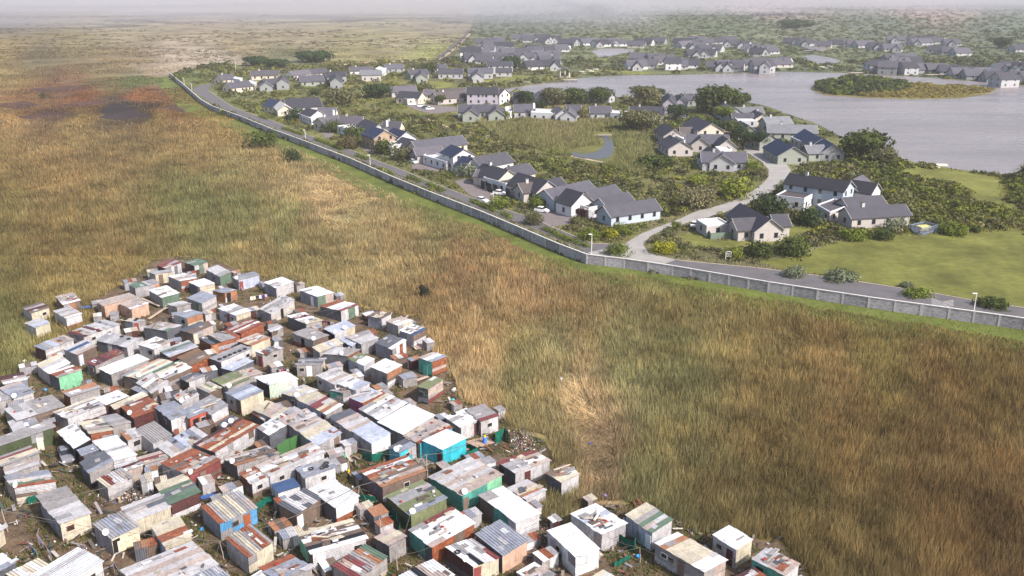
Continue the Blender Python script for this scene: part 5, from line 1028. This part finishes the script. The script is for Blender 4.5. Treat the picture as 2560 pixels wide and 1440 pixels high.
    for i in range(nj):                  # loose sheets nailed over holes
        a, b = rnd.uniform(.06, .85), rnd.uniform(.04, .8); su, sv = rnd.uniform(.25, .8), rnd.uniform(.4, 1.6); p = at(a, b); du, dv = U.normalized()*su, Vv.normalized()*sv; r = rnd.uniform(-.25, .25); du, dv = du+dv*r, dv-du*r
        z = Vector((0, 0, .07+.012*i)); Q = [p+z, p+du+z, p+du+dv+z, p+dv+z]
        if (Q[1]-Q[0]).cross(Q[3]-Q[0]).z < 0: Q = Q[::-1]
        rm.slab(Q, .015, pc(rnd.choice(allc if J else 'psw'), rnd.uniform(.7, 1.05)), [(0, 0), (su, 0), (su, sv), (0, sv)])
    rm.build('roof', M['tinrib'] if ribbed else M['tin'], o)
    # small things lying on the roof
    used = set()
    if J >= 3:
        for i in range(min(J, 7)):
            p = at(rnd.uniform(.1, .9), rnd.uniform(.1, .9)); b = MB(); s = rnd.uniform(.12, .3)
            cn, cq = rnd.choice([('grey',(90,84,82)),('white',(190,185,180)),('brown',(140,110,95)),('dark',(60,60,66)),('beige',(165,150,140)),('reddish',(150,60,50))]); big = 'large' if s > .21 else 'small'
            if (big, cn) in used: continue
            used.add((big, cn))
            b.box(p+Vector((0, 0, .1+s*.3)), s*rnd.uniform(.8, 2.4), s, s*.6, rnd.uniform(0, 3), lin(*cq), ry=rnd.uniform(-.2, .2))
            tag(b.build('roof_weight', M['plain']), '%s %s scrap weight on roof of ' % (big, cn)+short(lab), 'roof weight', 'weights on shack roofs')
    for i in range(Pk):
        cn, cq = [('brown',(150,132,120)),('dark',(105,90,80)),('pale',(185,170,150)),('grey',(130,126,124)),('reddish',(140,96,80)),('bleached',(205,196,182))][i % 6]; p = at(rnd.uniform(.2, .8), rnd.uniform(.2, .8)); b = MB(); b.box(p+Vector((0, 0, .13+.06*i)), rnd.uniform(1.2, 2.6), rnd.uniform(.12, .25), .05, math.atan2(Vv.y, Vv.x)+rnd.uniform(-.7, .7), lin(*cq))
        tag(b.build('plank', M['plain']), cn+' plank lying on roof of '+short(lab), 'plank', 'planks on shack roofs')
    for i in range(T):
        if 'line of tyres' in lab: p = at(.72+.02*i, .08+.15*i)
        elif T == 1: p = at(.1, .35)
        else: p = at(rnd.uniform(.2, .85), rnd.uniform(.2, .85))
        tyre(p+Vector((0, 0, .16)), '%styre lying on roof of ' % (ORD[i]+' ' if T > 1 else '')+short(lab))
    nd = ex.count('S'); ds = 0
    for t in ex.split():
        if t[0] in 'DW' and t[1] in 'LR':
            side = 0 if t[1] == 'L' else 1; a, b, _ = sides[side]; num = ''.join(ch for ch in t[2:] if ch.isdigit()); cc = t[2+len(num):] or ''; fr_ = float(num)/100
            d = b-a; d.z = 0; dn = d.normalized(); nr_ = Vector((dn.y, -dn.x, 0)); Ln = d.length; rz = math.atan2(dn.y, dn.x); fr_ = min(max(fr_, .5/Ln), 1-.5/Ln)
            c = a+(b-a)*fr_; H = c.z
            if t[0] == 'D':
                hd = min(1.85, H-.2); b_ = MB(); b_.box(Vector((c.x, c.y, hd/2+.06))+nr_*.07, .86, .05, hd, rz, pc(cc or 'd')[:3]); dd = b_.build('door', M['plain'], o)
                b_ = MB(); b_.box(Vector((c.x, c.y, .95))+nr_*.11+dn*.32, .1, .04, .05, rz, (.3, .3, .3)); b_.build('handle', M['plain'], dd)
            else:
                b_ = MB(); z = H*.62; b_.box(Vector((c.x, c.y, z))+nr_*.07, .86, .05, .66, rz, lin(175, 165, 155) if not cc else pc(cc)[:3]); dd = b_.build('window', M['plain'], o)
                b_ = MB(); b_.box(Vector((c.x, c.y, z))+nr_*.085, .7, .05, .5, rz, (.03, .03, .03)); b_.build('pane', M['glass'] if not cc else M['plain'], dd)
        if t[0] == 'S':
            p = (F+(R-F)*.06+Vector((0, 0, .1))) if ds == 0 else (F+(R-F)*.5+Vector((0, 0, .15))); ds += 1
            if rnd.random() < .35 and nd == 1 and 'corner' not in lab: p = L+(F-L)*.75+Vector((0, 0, .1))
            dish(p, o, rnd)
    return o
def tyre(p, label):
    b = MB(); n, k = 14, 6
    ring = lambda i, j: p+Vector((math.cos(i*2*math.pi/n)*(.27+.09*math.cos(j*2*math.pi/k)), math.sin(i*2*math.pi/n)*(.27+.09*math.cos(j*2*math.pi/k)), .09*math.sin(j*2*math.pi/k)))
    for i in range(n):
        for j in range(k): b.quad([ring(i, j), ring(i+1, j), ring(i+1, j+1), ring(i, j+1)], (.02, .02, .02))
    tag(b.build('tyre', M['rubber'], smooth=True), label, 'tyre', 'tyres on shack roofs')
def dish(p, par, rnd):
    d = MB(); az = rnd.uniform(-2.0, -1.2); ax = Vector((math.cos(az)*.75, math.sin(az)*.75, .55)).normalized(); x = ax.orthogonal().normalized(); y = ax.cross(x); c = p+Vector((0, 0, .32)); n = 14
    f = lambda r, i: c+(x*math.cos(i*2*math.pi/n)+y*math.sin(i*2*math.pi/n))*r+ax*(r*r*.45)
    for r0, r1 in ((0.001, .2), (.2, .36)):
        for i in range(n): d.quad([f(r0, i), f(r1, i), f(r1, i+1), f(r0, i+1)], lin(222, 220, 218))
    q = d.build('satellite_dish', M['plain'], par); s = MB(); s.tube(p-Vector((0, 0, .1)), c, .035, .03, 6, (.25, .25, .25)); s.tube(c+ax*.02-y*.3, c+ax*.38, .015, .015, 5, (.3, .3, .3)); s.box(c+ax*.4, .08, .08, .08, 0, (.5, .5, .5)); s.build('dish_arm', M['plain'], q)
for ln in SHACKS.strip().split('\n'): shack(ln)
def leanto():
    foot = [[(q.x, q.y) for q in v[:4]] for v in SHK.values()]; cen = [(k, (v[0].x+v[2].x)/2, (v[0].y+v[2].y)/2) for k, v in SHK.items()]; used = set(); r = random.Random(5); tries = 0
    while len(used) < 95 and tries < 40000:
        tries += 1; x, y = r.uniform(-60, 1500), r.uniform(690, 1440); p = G(x, y); w_, d_ = r.uniform(1.2, 2.6), r.uniform(1.0, 1.9); a = math.radians(r.choice([32, 35, 38]))+(0 if x > 500 else -.12)
        if (x < 340 and y > 1090) or (430 < x < 700 and y > 1270): continue
        if not inpoly(np.array([p.x]), np.array([p.y]), SLp)[0]: continue
        u, v = Vector((math.cos(a), math.sin(a), 0))*w_/2, Vector((-math.sin(a), math.cos(a), 0))*d_/2
        P = [p-u-v, p+u-v, p+u+v, p-u+v]; tst = P+[p, p-u, p+u, p-v, p+v]; tx_, ty_ = np.array([q.x for q in tst]), np.array([q.y for q in tst])
        if any(inpoly(tx_, ty_, f).any() for f in foot): continue
        bad = False
        for f in foot:
            if abs(f[0][0]-p.x) < 9 and abs(f[0][1]-p.y) < 9:
                fx = np.array([q[0] for q in f]); fy = np.array([q[1] for q in f])
                if inpoly(fx, fy, [(q.x, q.y) for q in P]).any(): bad = True; break
        if bad: continue
        nm, cx, cy = min(cen, key=lambda c: (c[1]-p.x)**2+(c[2]-p.y)**2)
        if nm in used or math.hypot(cx-p.x, cy-p.y) > 5.5: continue
        used.add(nm); foot.append([(q.x, q.y) for q in P]); h = r.uniform(1.0, 1.75); o = empty('lean_to', p, 'low scrap lean to beside '+short(nm), 'lean-to', 'scrap lean-tos between shacks')
        wm = MB(); cw = r.choice('pgshdmwg')
        for i in range(4):
            A, B = P[i], P[(i+1) % 4]; hh = h-.05
            for q in range(2): c_ = pc(r.choice([cw, cw, r.choice('psghw')]), r.uniform(.8, 1.05)); s0, s1 = A.lerp(B, q/2), A.lerp(B, (q+1)/2); wm.quad([s0, s1, s1+Vector((0, 0, hh)), s0+Vector((0, 0, hh))], c_, [(0, 0), (1, 0), (1, 1.5), (0, 1.5)])
        wm.build('wall', M['tin'], o); rm = MB(); n = max(2, int(w_/.7))
        for i in range(n):
            z = Vector((0, 0, h+.02*(i % 2))); A, B, C_, D = P[0].lerp(P[1], i/n), P[0].lerp(P[1], (i+1.08)/n), P[3].lerp(P[2], (i+1.08)/n), P[3].lerp(P[2], i/n); e = v.normalized()*r.uniform(.05, .25)
            rm.slab([A+z-e, B+z-e, C_+z+e+Vector((0, 0, .12)), D+z+e+Vector((0, 0, .12))], .02, pc(r.choice('psgwncrhob'), r.uniform(.8, 1.05)), [(i, 0), (i+.7, 0), (i+.7, 2), (i, 2)])
        rm.build('roof', M['tin'], o); FT2.append([(q.x, q.y) for q in P])
FT2 = []
leanto()
# nets, fences, poles, wires, washing
def panel(pts, h, m, name, label, cat, col=(.1, .3, .2)):
    b = MB()
    for a, c in zip(pts, pts[1:]):
        A, B = G(*a), G(*c); k = 4; d = (B-A); nn = Vector((-d.y, d.x, 0)).normalized()
        for q in range(k):
            s0, s1 = A.lerp(B, q/k)+nn*random.uniform(-.06, .06), A.lerp(B, (q+1)/k)+nn*random.uniform(-.06, .06); h0, h1 = h*random.uniform(.88, 1.05), h*random.uniform(.88, 1.05)
            b.quad([s0, s1, s1+Vector((0, 0, h1)), s0+Vector((0, 0, h0))], col)
    o = b.build(name, M[m]); tag(o, label, cat); return o
PN = [([(905,1148),(930,1158),(985,1140)], 1.3, 'net', 'dark green shade net fence below the lilac roofed shack'), ([(1155,1120),(1195,1138),(1165,1150)], 1.2, 'net', 'dark green net strung behind the turquoise shack'), ([(1238,1112),(1262,1098),(1275,1110)], 1.9, 'net', 'dark green net screen beside the blue barrel'),
 ([(695,1145),(757,1115)], 2.0, 'netg', 'mossy green tin wall closing the small walled yard'), ([(628,1290),(665,1262),(700,1255)], 1.1, 'net', 'green net fence before the tiny blue roofed shack'), ([(70,1262),(105,1250)], 1.0, 'net', 'green net hanging beneath the smooth grey roof shack'), ([(1545,1360),(1585,1385),(1592,1350)], 1.5, 'net', 'tattered green net lean to at bottom right'),
 ([(828,1158),(865,1150)], .9, 'netl', 'bright green tarpaulin draped beside the tyre roof'), ([(975,1290),(1000,1310),(1000,1340)], 1.3, 'net', 'green net yard fence near the olive roof shack'), ([(870,1250),(940,1262)], 1.2, 'net', 'green net strip between bright white and rusty roofs'), ([(1535,1420),(1575,1400)], .7, 'net', 'low faded green net fence on bare soil')]
m, nt, b = mat('green_tin'); b.inputs['Base Color'].default_value = (*lin(62, 100, 58), 1); M['netg'] = m
m, nt, b = mat('green_tarpaulin', .5, .3); b.inputs['Base Color'].default_value = (*lin(30, 170, 120), 1); M['netl'] = m
for pts, h, mm, lb in PN: panel(pts, h, mm, 'net_fence', lb, 'net fence')
def flatthing(name, label, cat, px, z, col, dx, dy, rz, t=.08): b = MB(); b.box(G(*px, z), dx, dy, t, rz, col); tag(b.build(name, M['plain']), label, cat)
flatthing('wooden_deck', 'wooden walkway deck before the peach roofed shack', 'deck', (275,973), .25, lin(130, 112, 98), 4.2, 1.5, -.4)
flatthing('wooden_deck', 'plank deck behind the blue barrel', 'deck', (1190,1108), .3, lin(165, 140, 122), 4.6, 2.2, .5)
flatthing('plank_ramp', 'long plank ramp leading to the teal stilt shack', 'ramp', (1035,953), .3, lin(175, 155, 145), 5.5, .55, .75)
flatthing('wooden_deck', 'plank terrace below the colourful sheeted shack', 'deck', (1055,865), .25, lin(150, 130, 120), 3.2, 2, .5)
flatthing('wooden_deck', 'paved yard of the turquoise shacks', 'deck', (1075,1148), .05, lin(140, 130, 128), 3.5, 2.5, .5)
flatthing('blue_sheet', 'blue sheet fence lying in reeds between junk shacks', 'sheet', (205,768), .5, lin(70, 95, 135), 4.6, 1.4, .3, .06)
flatthing('blue_board', 'blue board lying in weeds beside the green roofs', 'board', (522,1240), .4, lin(60, 90, 145), 1.9, .8, .45)
flatthing('loose_door', 'pale door leaning against the dark green walled shack', 'door', (101,1110), .9, lin(215, 205, 190), .8, .15, .2, 1.8)
for a_, b_, lb in (((372,797),(452,745), 'long timber rail of the crossed walkway'), ((430,775),(375,742), 'short timber rail of the crossed walkway'), ((398,765),(352,745), 'third timber rail of the crossed walkway')):
    A, B = G(*a_, .5), G(*b_, .5); b = MB(); d = B-A; b.box((A+B)/2, d.length, .5, .12, math.atan2(d.y, d.x), lin(175, 158, 140)); tag(b.build('timber_walkway', M['plain']), lb, 'walkway')
PO = [(590,1182,3.4,'leaning pole beside the white dish'),(875,1190,4.2,'tall crooked pole above the green yard'),(1068,1210,4.2,'pale crooked pole before the turquoise yard'),(895,1270,3,'pole at the corner of the bright white roof'),(20,1330,3,'pole beside the clothes line at bottom left'),(560,1402,2.6,'thin pole below the cream walled shack'),(1190,1130,2,'short post at the edge of the plank deck'),(955,1345,2.8,'pole in the yard of planks'),(305,965,2.2,'white post in the dark gap by the plank deck'),(845,802,2.3,'white corner post of the red edged shack'),(1600,1408,2,'bleached forked post beside the torn net'),(720,800,2.4,'grey post of the stilt walkway'),(490,880,2.2,'bent post between charcoal and green roofs'),(995,1428,2,'thin stick post near the bottom edge')]
tops = {}
for x, y, h, lb in PO:
    p = G(x, y); b = MB(); t = p+Vector((random.uniform(-.3, .3), random.uniform(-.3, .3), h)); b.tube(p, (p+t)/2+Vector((random.uniform(-.1, .1), 0, 0)), .06, .05, 6, lin(165, 150, 138)); b.tube((p+t)/2, t, .05, .04, 6, lin(165, 150, 138)); tag(b.build('wooden_pole', M['plain']), lb, 'pole')
    tops[(x, y)] = t
for i, (a_, b_) in enumerate([((20,1330),(590,1182)),((590,1182),(875,1190)),((875,1190),(1068,1210)),((895,1270),(1068,1210)),((560,1402),(895,1270)),((305,965),(590,1182)),((490,880),(305,965)),((720,800),(845,802)),((955,1345),(895,1270)),((1190,1130),(1068,1210)),((995,1428),(955,1345)),((20,1330),(560,1402))]):
    A, B = tops[a_], tops[b_]; b = MB(); P = [A.lerp(B, s/8)-Vector((0, 0, math.sin(s/8*math.pi)*.6)) for s in range(9)]
    for p, q in zip(P, P[1:]): b.tube(p, q, .022, .022, 4, lin(120, 114, 108), cap=False)
    la = dict((( x, y), lb) for x, y, h, lb in PO); tag(b.build('cable', M['plain']), 'slack cable from the %s to another pole %s' % (' '.join(la[a_].split()[:4]), ('rightward', 'below', 'beyond')[i % 3] if i != 11 else 'at the bottom'), 'cable', 'cables between the poles')
wired = set()
for (x, y), T_ in tops.items():
    near_ = sorted(SHK.items(), key=lambda kv: (kv[1][1]-T_).length)[1:4]; la = {(a_, b_): lb for a_, b_, h, lb in PO}[(x, y)]
    for nm, v in near_:
        if nm in wired: continue
        wired.add(nm)
        b = MB(); B = v[1]+Vector((0, 0, .15)); P = [T_.lerp(B, s/6)-Vector((0, 0, math.sin(s/6*math.pi)*.3)) for s in range(7)]
        for p, q in zip(P, P[1:]): b.tube(p, q, .016, .016, 4, lin(110, 104, 98), cap=False)
        tag(b.build('cable', M['plain']), 'drop cable onto roof of '+short(nm), 'cable', 'cables between the poles')
# washing lines: each a line with its clothes as parts
def washing(a_, b_, h, cols, label):
    A, B = G(*a_, h), G(*b_, h); o = empty('washing_line', A, label, 'washing line'); b = MB(); b.tube(A, B, .012, .012, 4, (.5, .5, .5)); b.build('line', M['plain'], o)
    for P in (A, B): b = MB(); b.tube(Vector((P.x, P.y, 0)), P, .04, .035, 5, lin(140, 125, 110)); b.build('post', M['plain'], o)
    n = len(cols); d = (B-A); dn = d.normalized()
    for i, c in enumerate(cols):
        p = A.lerp(B, (i+.5)/n); wv = d.length/n*.38; L = random.uniform(.5, .85); b = MB(); nn = Vector((-dn.y, dn.x, 0))
        pr = None
        for s in range(5):
            q = p+dn*wv*(s/2-1)+nn*math.sin(s*2.1+i)*.06; cur = (q, q-Vector((0, 0, L*(.9+.1*math.sin(s+i)))))
            if pr: b.quad([pr[1], cur[1], cur[0], pr[0]], lin(*c))
            pr = cur
        b.build('garment', M['plain'], o)
washing((625,742),(668,735), 1.3, [(225,222,218),(215,195,170),(40,40,60),(225,222,220),(60,60,110),(180,170,200)], 'washing line with white and dark clothes behind the orange hut')
washing((782,795),(835,806), 1.4, [(60,50,110),(150,50,120),(120,40,100),(160,40,110),(50,40,60),(190,180,190)], 'washing line with purple and pink clothes at red edged shack')
washing((690,924),(722,922), 1.4, [(25,25,30),(170,165,170),(235,20,110),(40,40,50),(190,180,180)], 'washing line with one vivid pink shirt')
washing((68,1352),(92,1382), 1.4, [(150,130,150),(45,70,150),(20,120,110)], 'washing line with blue and green cloth at bottom left')
washing((92,1335),(126,1382), 1.4, [(205,200,225),(210,205,225),(120,40,40),(225,222,235)], 'washing line with hanging white sheet at bottom left')
washing((282,1402),(302,1436), 1.4, [(50,70,120),(60,110,75),(40,95,80)], 'washing line with green cloth near the bottom edge')
# barrel, bags, basin
p = G(1212, 1112); b = MB(); b.tube(p+Vector((0, 0, .3)), p+Vector((0, 0, 1.15)), .3, .3, 14, lin(70, 125, 205)); o = b.build('barrel', M['plain']); tag(o, 'blue plastic barrel standing on the plank deck', 'barrel')
b = MB(); b.tube(p+Vector((0, 0, 1.16)), p+Vector((0, 0, 1.45)), .14, .12, 8, lin(235, 200, 30)); b.tube(p+Vector((.05, 0, 1.45)), p+Vector((.05, 0, 1.56)), .05, .04, 6, lin(235, 200, 30)); tag(b.build('jerry_can', M['plain']), 'yellow jerry can on top of the blue barrel', 'jerry can')
for x, y, c, lb, s in ((691,857,(70,180,200),'blue bucket beside the pale patchwork shack',.3),(521,782,(205,40,35),'red rag dropped in the grass clearing',.3),(505,1325,(60,150,215),'blue plastic bag in the weeds beside sky blue shack',.4),(1594,1393,(50,140,205),'blue plastic bag tied beside the torn green net',.45),(113,976,(70,150,205),'blue bottle crate left of the mint green shack',.4),(62,905,(215,205,190),'pale foam scrap in the left grass',.5),(1135,977,(225,222,222),'white sack at the reed edge below stilt shacks',.6),(1132,1003,(60,150,170),'turquoise litter bag at the reed edge',.5),(1402,950,(200,195,195),'white post like scrap standing in the reeds',.5),(1475,1110,(70,80,160),'blue litter on the trodden reed path',.35),(1513,1242,(140,125,165),'lilac cloth at the end of the trodden path',.5),(1648,1250,(60,75,160),'blue litter in reeds above the green sheeted roof',.4),(480,1226,(70,120,170),'blue basin beside the red walled shack',.35),(256,1225,(30,110,120),'teal drum beside the ribbed silver roof',.5)):
    p = G(x, y); b = MB(); n = 9
    R0 = [p+Vector((math.cos(i*6.283/n)*s*random.uniform(.5, .8), math.sin(i*6.283/n)*s*random.uniform(.5, .8), .02)) for i in range(n)]; R1 = [p+Vector((math.cos(i*6.283/n)*s*random.uniform(.4, .75), math.sin(i*6.283/n)*s*random.uniform(.4, .75), s*random.uniform(.4, .7))) for i in range(n)]; t = p+Vector((0, 0, s*.9))
    for i in range(n): b.quad([R0[i], R0[(i+1) % n], R1[(i+1) % n], R1[i]], lin(*c)); b.quad([R1[i], R1[(i+1) % n], t], lin(*c))
    tag(b.build('litter_item', M['plain']), lb, 'litter')
# parked van in the sandy yard
car(168, 1146, -1.0, 'dusty silver van parked in the sandy yard on the left', lin(120, 118, 124))
# person in a yellow top
def person(px, py, rz, label):
    p = G(px, py); me = bpy.data.meshes.new('person'); sk_ = [(0,0,.92,.135),(0,0,1.1,.13),(0,0,1.32,.15),(0,0,1.46,.08),(0,.01,1.53,.06),(0,.02,1.62,.095),(0,.02,1.7,.08),
      (-.09,0,.88,.1),(-.1,.05,.48,.065),(-.1,0,.08,.045),(-.1,.14,.04,.04),(.09,0,.88,.1),(.1,.04,.48,.065),(.11,-.04,.08,.045),(.11,.1,.04,.04),
      (-.19,0,1.38,.06),(-.25,-.03,1.12,.045),(-.22,.12,.93,.035),(.19,0,1.38,.06),(.26,-.02,1.12,.045),(.24,.1,.92,.035)]
    E = [(0,1),(1,2),(2,3),(3,4),(4,5),(5,6),(0,7),(7,8),(8,9),(9,10),(0,11),(11,12),(12,13),(13,14),(2,15),(15,16),(16,17),(2,18),(18,19),(19,20)]
    for s, h in ((-1, 17), (1, 20)):
        hx, hy, hz, _ = sk_[h]
        for f in range(4): sk_.append((hx+(-.02+.014*f), hy+.05, hz-.08-.01*(f % 2), .011)); E.append((h, len(sk_)-1))
        sk_.append((hx-s*.03, hy+.04, hz-.03, .011)); E.append((h, len(sk_)-1))
    me.from_pydata([q[:3] for q in sk_], E, []); o = bpy.data.objects.new('person', me); C.objects.link(o); o.location = p; o.rotation_euler = (0, 0, rz)
    md = o.modifiers.new('s', 'SKIN'); sv = me.skin_vertices[0].data
    for i, q in enumerate(sk_): sv[i].radius = (q[3], q[3])
    sv[0].use_root = True; o.modifiers.new('u', 'SUBSURF').levels = 1; o.modifiers['u'].render_levels = 1
    dg = bpy.context.evaluated_depsgraph_get(); m2 = bpy.data.meshes.new_from_object(o.evaluated_get(dg)); o.modifiers.clear(); o.data = m2
    ca = m2.color_attributes.new('Col', 'FLOAT_COLOR', 'POINT'); dat = []
    for v in m2.vertices:
        z = v.co.z; c = lin(92, 64, 48) if (z > 1.5 or (abs(v.co.x) > .2 and z < 1.15)) else (lin(238, 196, 30) if z > .92 else lin(28, 28, 34))
        if z < .06: c = lin(50, 45, 42)
        if z > 1.68: c = (.015, .012, .01)
        dat += [*c, 0]
    ca.data.foreach_set('color', dat); m2.materials.append(M['plain'])
    for q in m2.polygons: q.use_smooth = True
    tag(o, label, 'person'); return o
person(872, 1199, 2.4, 'person in yellow top and black trousers standing on grass by the pole')
# lettering painted on a board
tx = bpy.data.curves.new('painted_writing', 'FONT'); tx.body = 'sipho ma'; tx.size = .75; tx.extrude = .004
A, B = G(293, 1355, 1.6), G(348, 1332, 1.6)
bo = empty('painted_board', G(322, 1372), 'cream board with red scribbled writing leaning on slate blue roofed shack', 'board'); d = B-A; d.z = 0; rz = math.atan2(d.y, d.x); dn = d.normalized(); nr_ = Vector((dn.y, -dn.x, 0)); mid = (A+B)/2; mid.z = .95
b = MB(); b.box(mid, d.length, .06, 1.35, rz, lin(208, 188, 160)); b.build('panel', M['plain'], bo)
bpy.data.curves.remove(tx)
b = MB(); random.seed(3); u = -d.length*.42; prev = None
while u < d.length*.36:                  # illegible red brush scrawl, as in the photograph
    z = .28+.16*math.sin(u*9)+random.uniform(-.07, .07)+u*.04; q = mid+dn*u+nr_*.05+Vector((0, 0, z))
    if prev and random.random() < .85: b.tube(prev, q, .018, .018, 4, lin(196, 92, 78), cap=False)
    prev = q; u += .07
b.build('writing', M['plain'], bo)
# rubbish heap and scattered litter: uncountable
def litter(n, x0, x1, y0, y1, cond, name, size, cols):
    x, y, X, Y, t = sample_px(n, x0, x1, y0, y1); ok = cond(x, y, X, Y); X, Y = X[ok], Y[ok]; k = len(X); P = np.stack([X, Y, rng.uniform(.04, .3, k)], 1)
    a = rng.normal(0, 1, (k, 3)); a /= np.linalg.norm(a, axis=1)[:, None]; b = np.cross(a, rng.normal(0, 1, (k, 3))); b /= np.linalg.norm(b, axis=1)[:, None]; s = rng.uniform(.4, 1.4, (k, 1))*size; s2 = rng.uniform(.3, 1.6, (k, 1))*size
    V = np.stack([P+a*s, P+b*s2, P-a*s, P-b*s2], 1).reshape(-1, 3); V[:, 2] = np.maximum(V[:, 2], .01); c = np.array([lin(*q) for q in cols])[rng.integers(0, len(cols), k)]
    tag(mesh_np(name, V, 4, np.concatenate([np.repeat(c, 4, 0), np.zeros((4*k, 1))], 1), M['plain']), kind='stuff')
LC = [(225,222,220),(200,195,190),(150,130,115),(90,80,75),(70,110,160),(180,60,50),(120,105,95),(60,55,52),(175,165,150)]
litter(1500, 1275, 1375, 1072, 1140, lambda x, y, X, Y: ((x-1310)/34)**2+((y-1105)/30)**2 < rng.uniform(.1, 1.5, len(x)), 'rubbish_heap', .09, LC)
litter(9000, -100, 2000, 650, 1500, lambda x, y, X, Y: inpoly(X, Y, SLp) & (fbm(X, Y, 5) > .5), 'scattered_litter', .11, LC+[(110,95,80)]*5)
litter(1400, 1330, 1400, 1310, 1440, lambda x, y, X, Y: inpoly(X, Y, SLp), 'rubble', .1, [(120,100,85),(90,75,65),(165,150,135)])
litter(900, 395, 480, 1360, 1425, lambda x, y, X, Y: inpoly(X, Y, SLp), 'rubble', .12, [(90,70,60),(70,55,50),(130,100,85)])
litter(500, 280, 350, 1190, 1260, lambda x, y, X, Y: inpoly(X, Y, SLp), 'junk_heap', .2, [(205,198,190),(150,140,132),(90,86,84),(70,80,100),(170,150,130),(120,90,76),(60,58,60)])
# boards, sheets and scrap heaped in the gaps between the shacks
def yard_junk(n):
    x, y, X, Y, t = sample_px(n, -100, 2000, 660, 1500); ok = inpoly(X, Y, SLp) & (fbm(X+31, Y, 6) > .44)
    for lb, (L, F, R, B, o) in SHK.items(): ok &= ~inpoly(X, Y, [(p.x, p.y) for p in (L, F, R, B)])
    for f in FT2: ok &= ~inpoly(X, Y, f)
    X, Y = X[ok], Y[ok]; k = len(X); a = rng.uniform(0, 6.28, k); L = rng.uniform(.3, 1.5, k); w_ = rng.uniform(.06, .4, k); z = rng.uniform(.05, .5, k); tz = rng.normal(0, .22, k)*L
    dx, dy = np.cos(a)*L/2, np.sin(a)*L/2; ex, ey = -np.sin(a)*w_/2, np.cos(a)*w_/2
    V = np.stack([np.stack([X-dx-ex, Y-dy-ey, z-tz], 1), np.stack([X+dx-ex, Y+dy-ey, z+tz], 1), np.stack([X+dx+ex, Y+dy+ey, z+tz], 1), np.stack([X-dx+ex, Y-dy+ey, z-tz], 1)], 1).reshape(-1, 3); V[:, 2] = np.maximum(V[:, 2], .03)
    c = np.array([lin(*q) for q in [(120,108,98),(84,78,74),(160,152,146),(100,84,70),(128,122,124),(70,62,58),(112,70,56),(58,60,58),(178,168,156),(60,72,66)]])[rng.integers(0, 10, k)]
    tag(mesh_np('yard_junk', V, 4, np.concatenate([np.repeat(c, 4, 0), np.zeros((4*k, 1))], 1), M['plain']), kind='stuff')
yard_junk(7000)
# ---------------------------------------------------------------- haze and fog
def volume_box(name, x0, x1, y0, y1, z0, z1, dens, col, aniso=.0):
    b = MB(); b.box(((x0+x1)/2, (y0+y1)/2, (z0+z1)/2), x1-x0, y1-y0, z1-z0); m = bpy.data.materials.new(name); m.use_nodes = True; nt = m.node_tree; nt.nodes.remove(nt.nodes['Principled BSDF'])
    v = nt.nodes.new('ShaderNodeVolumePrincipled'); v.inputs['Density'].default_value = dens; v.inputs['Color'].default_value = (*col, 1); v.inputs['Anisotropy'].default_value = aniso
    nt.links.new(v.outputs[0], nt.nodes['Material Output'].inputs['Volume']); o = b.build(name, m); tag(o, kind='stuff'); return o
HAZE_D = .00012
volume_box('haze', -30000, 30000, -300, 47000, -1, 64, HAZE_D, (.85, .83, .88))
volume_box('fog_bank', -29000, 180, 1080, 46000, 2, 62, .00095, (.58, .57, .62))
volume_box('fog_bank', 181, 29000, 1500, 46000, 3, 62, .0009, (.55, .54, .58))
def wisp(x, y, z, rx, ry, rz, m):       # shallow drifting patches of the same fog
    b = MB(); n, k = 20, 8; P = lambda i, j: Vector((x+rx*math.cos(i*2*math.pi/n)*math.sin(j*math.pi/k), y+ry*math.sin(i*2*math.pi/n)*math.sin(j*math.pi/k), z+rz*math.cos(j*math.pi/k)))
    for j in range(k):
        for i in range(n):
            q = [P(i, j+1), P(i+1, j+1), P(i+1, j), P(i, j)]
            if j == 0: q = q[:3]
            if j == k-1: q = q[1:]
            b.quad(q, (1, 1, 1))
    tag(b.build('fog_wisp', m), kind='stuff')
fm = bpy.data.materials.new('fog_wisp'); fm.use_nodes = True; fm.node_tree.nodes.remove(fm.node_tree.nodes['Principled BSDF']); v = fm.node_tree.nodes.new('ShaderNodeVolumePrincipled'); v.inputs['Density'].default_value = .0016; v.inputs['Color'].default_value = (.62, .6, .66, 1); fm.node_tree.links.new(v.outputs[0], fm.node_tree.nodes['Material Output'].inputs['Volume'])
for q in ((-800, 1750, 12, 340, 160, 14), (-420, 1500, 10, 230, 110, 13), (-180, 1650, 14, 300, 120, 15), (60, 1450, 8, 180, 90, 12), (330, 1800, 10, 260, 140, 12), (-650, 1300, 6, 150, 80, 8), (900, 2100, 12, 330, 150, 15), (-1000, 2300, 18, 500, 200, 18), (1250, 2300, 20, 300, 160, 18)): wisp(*q, fm)
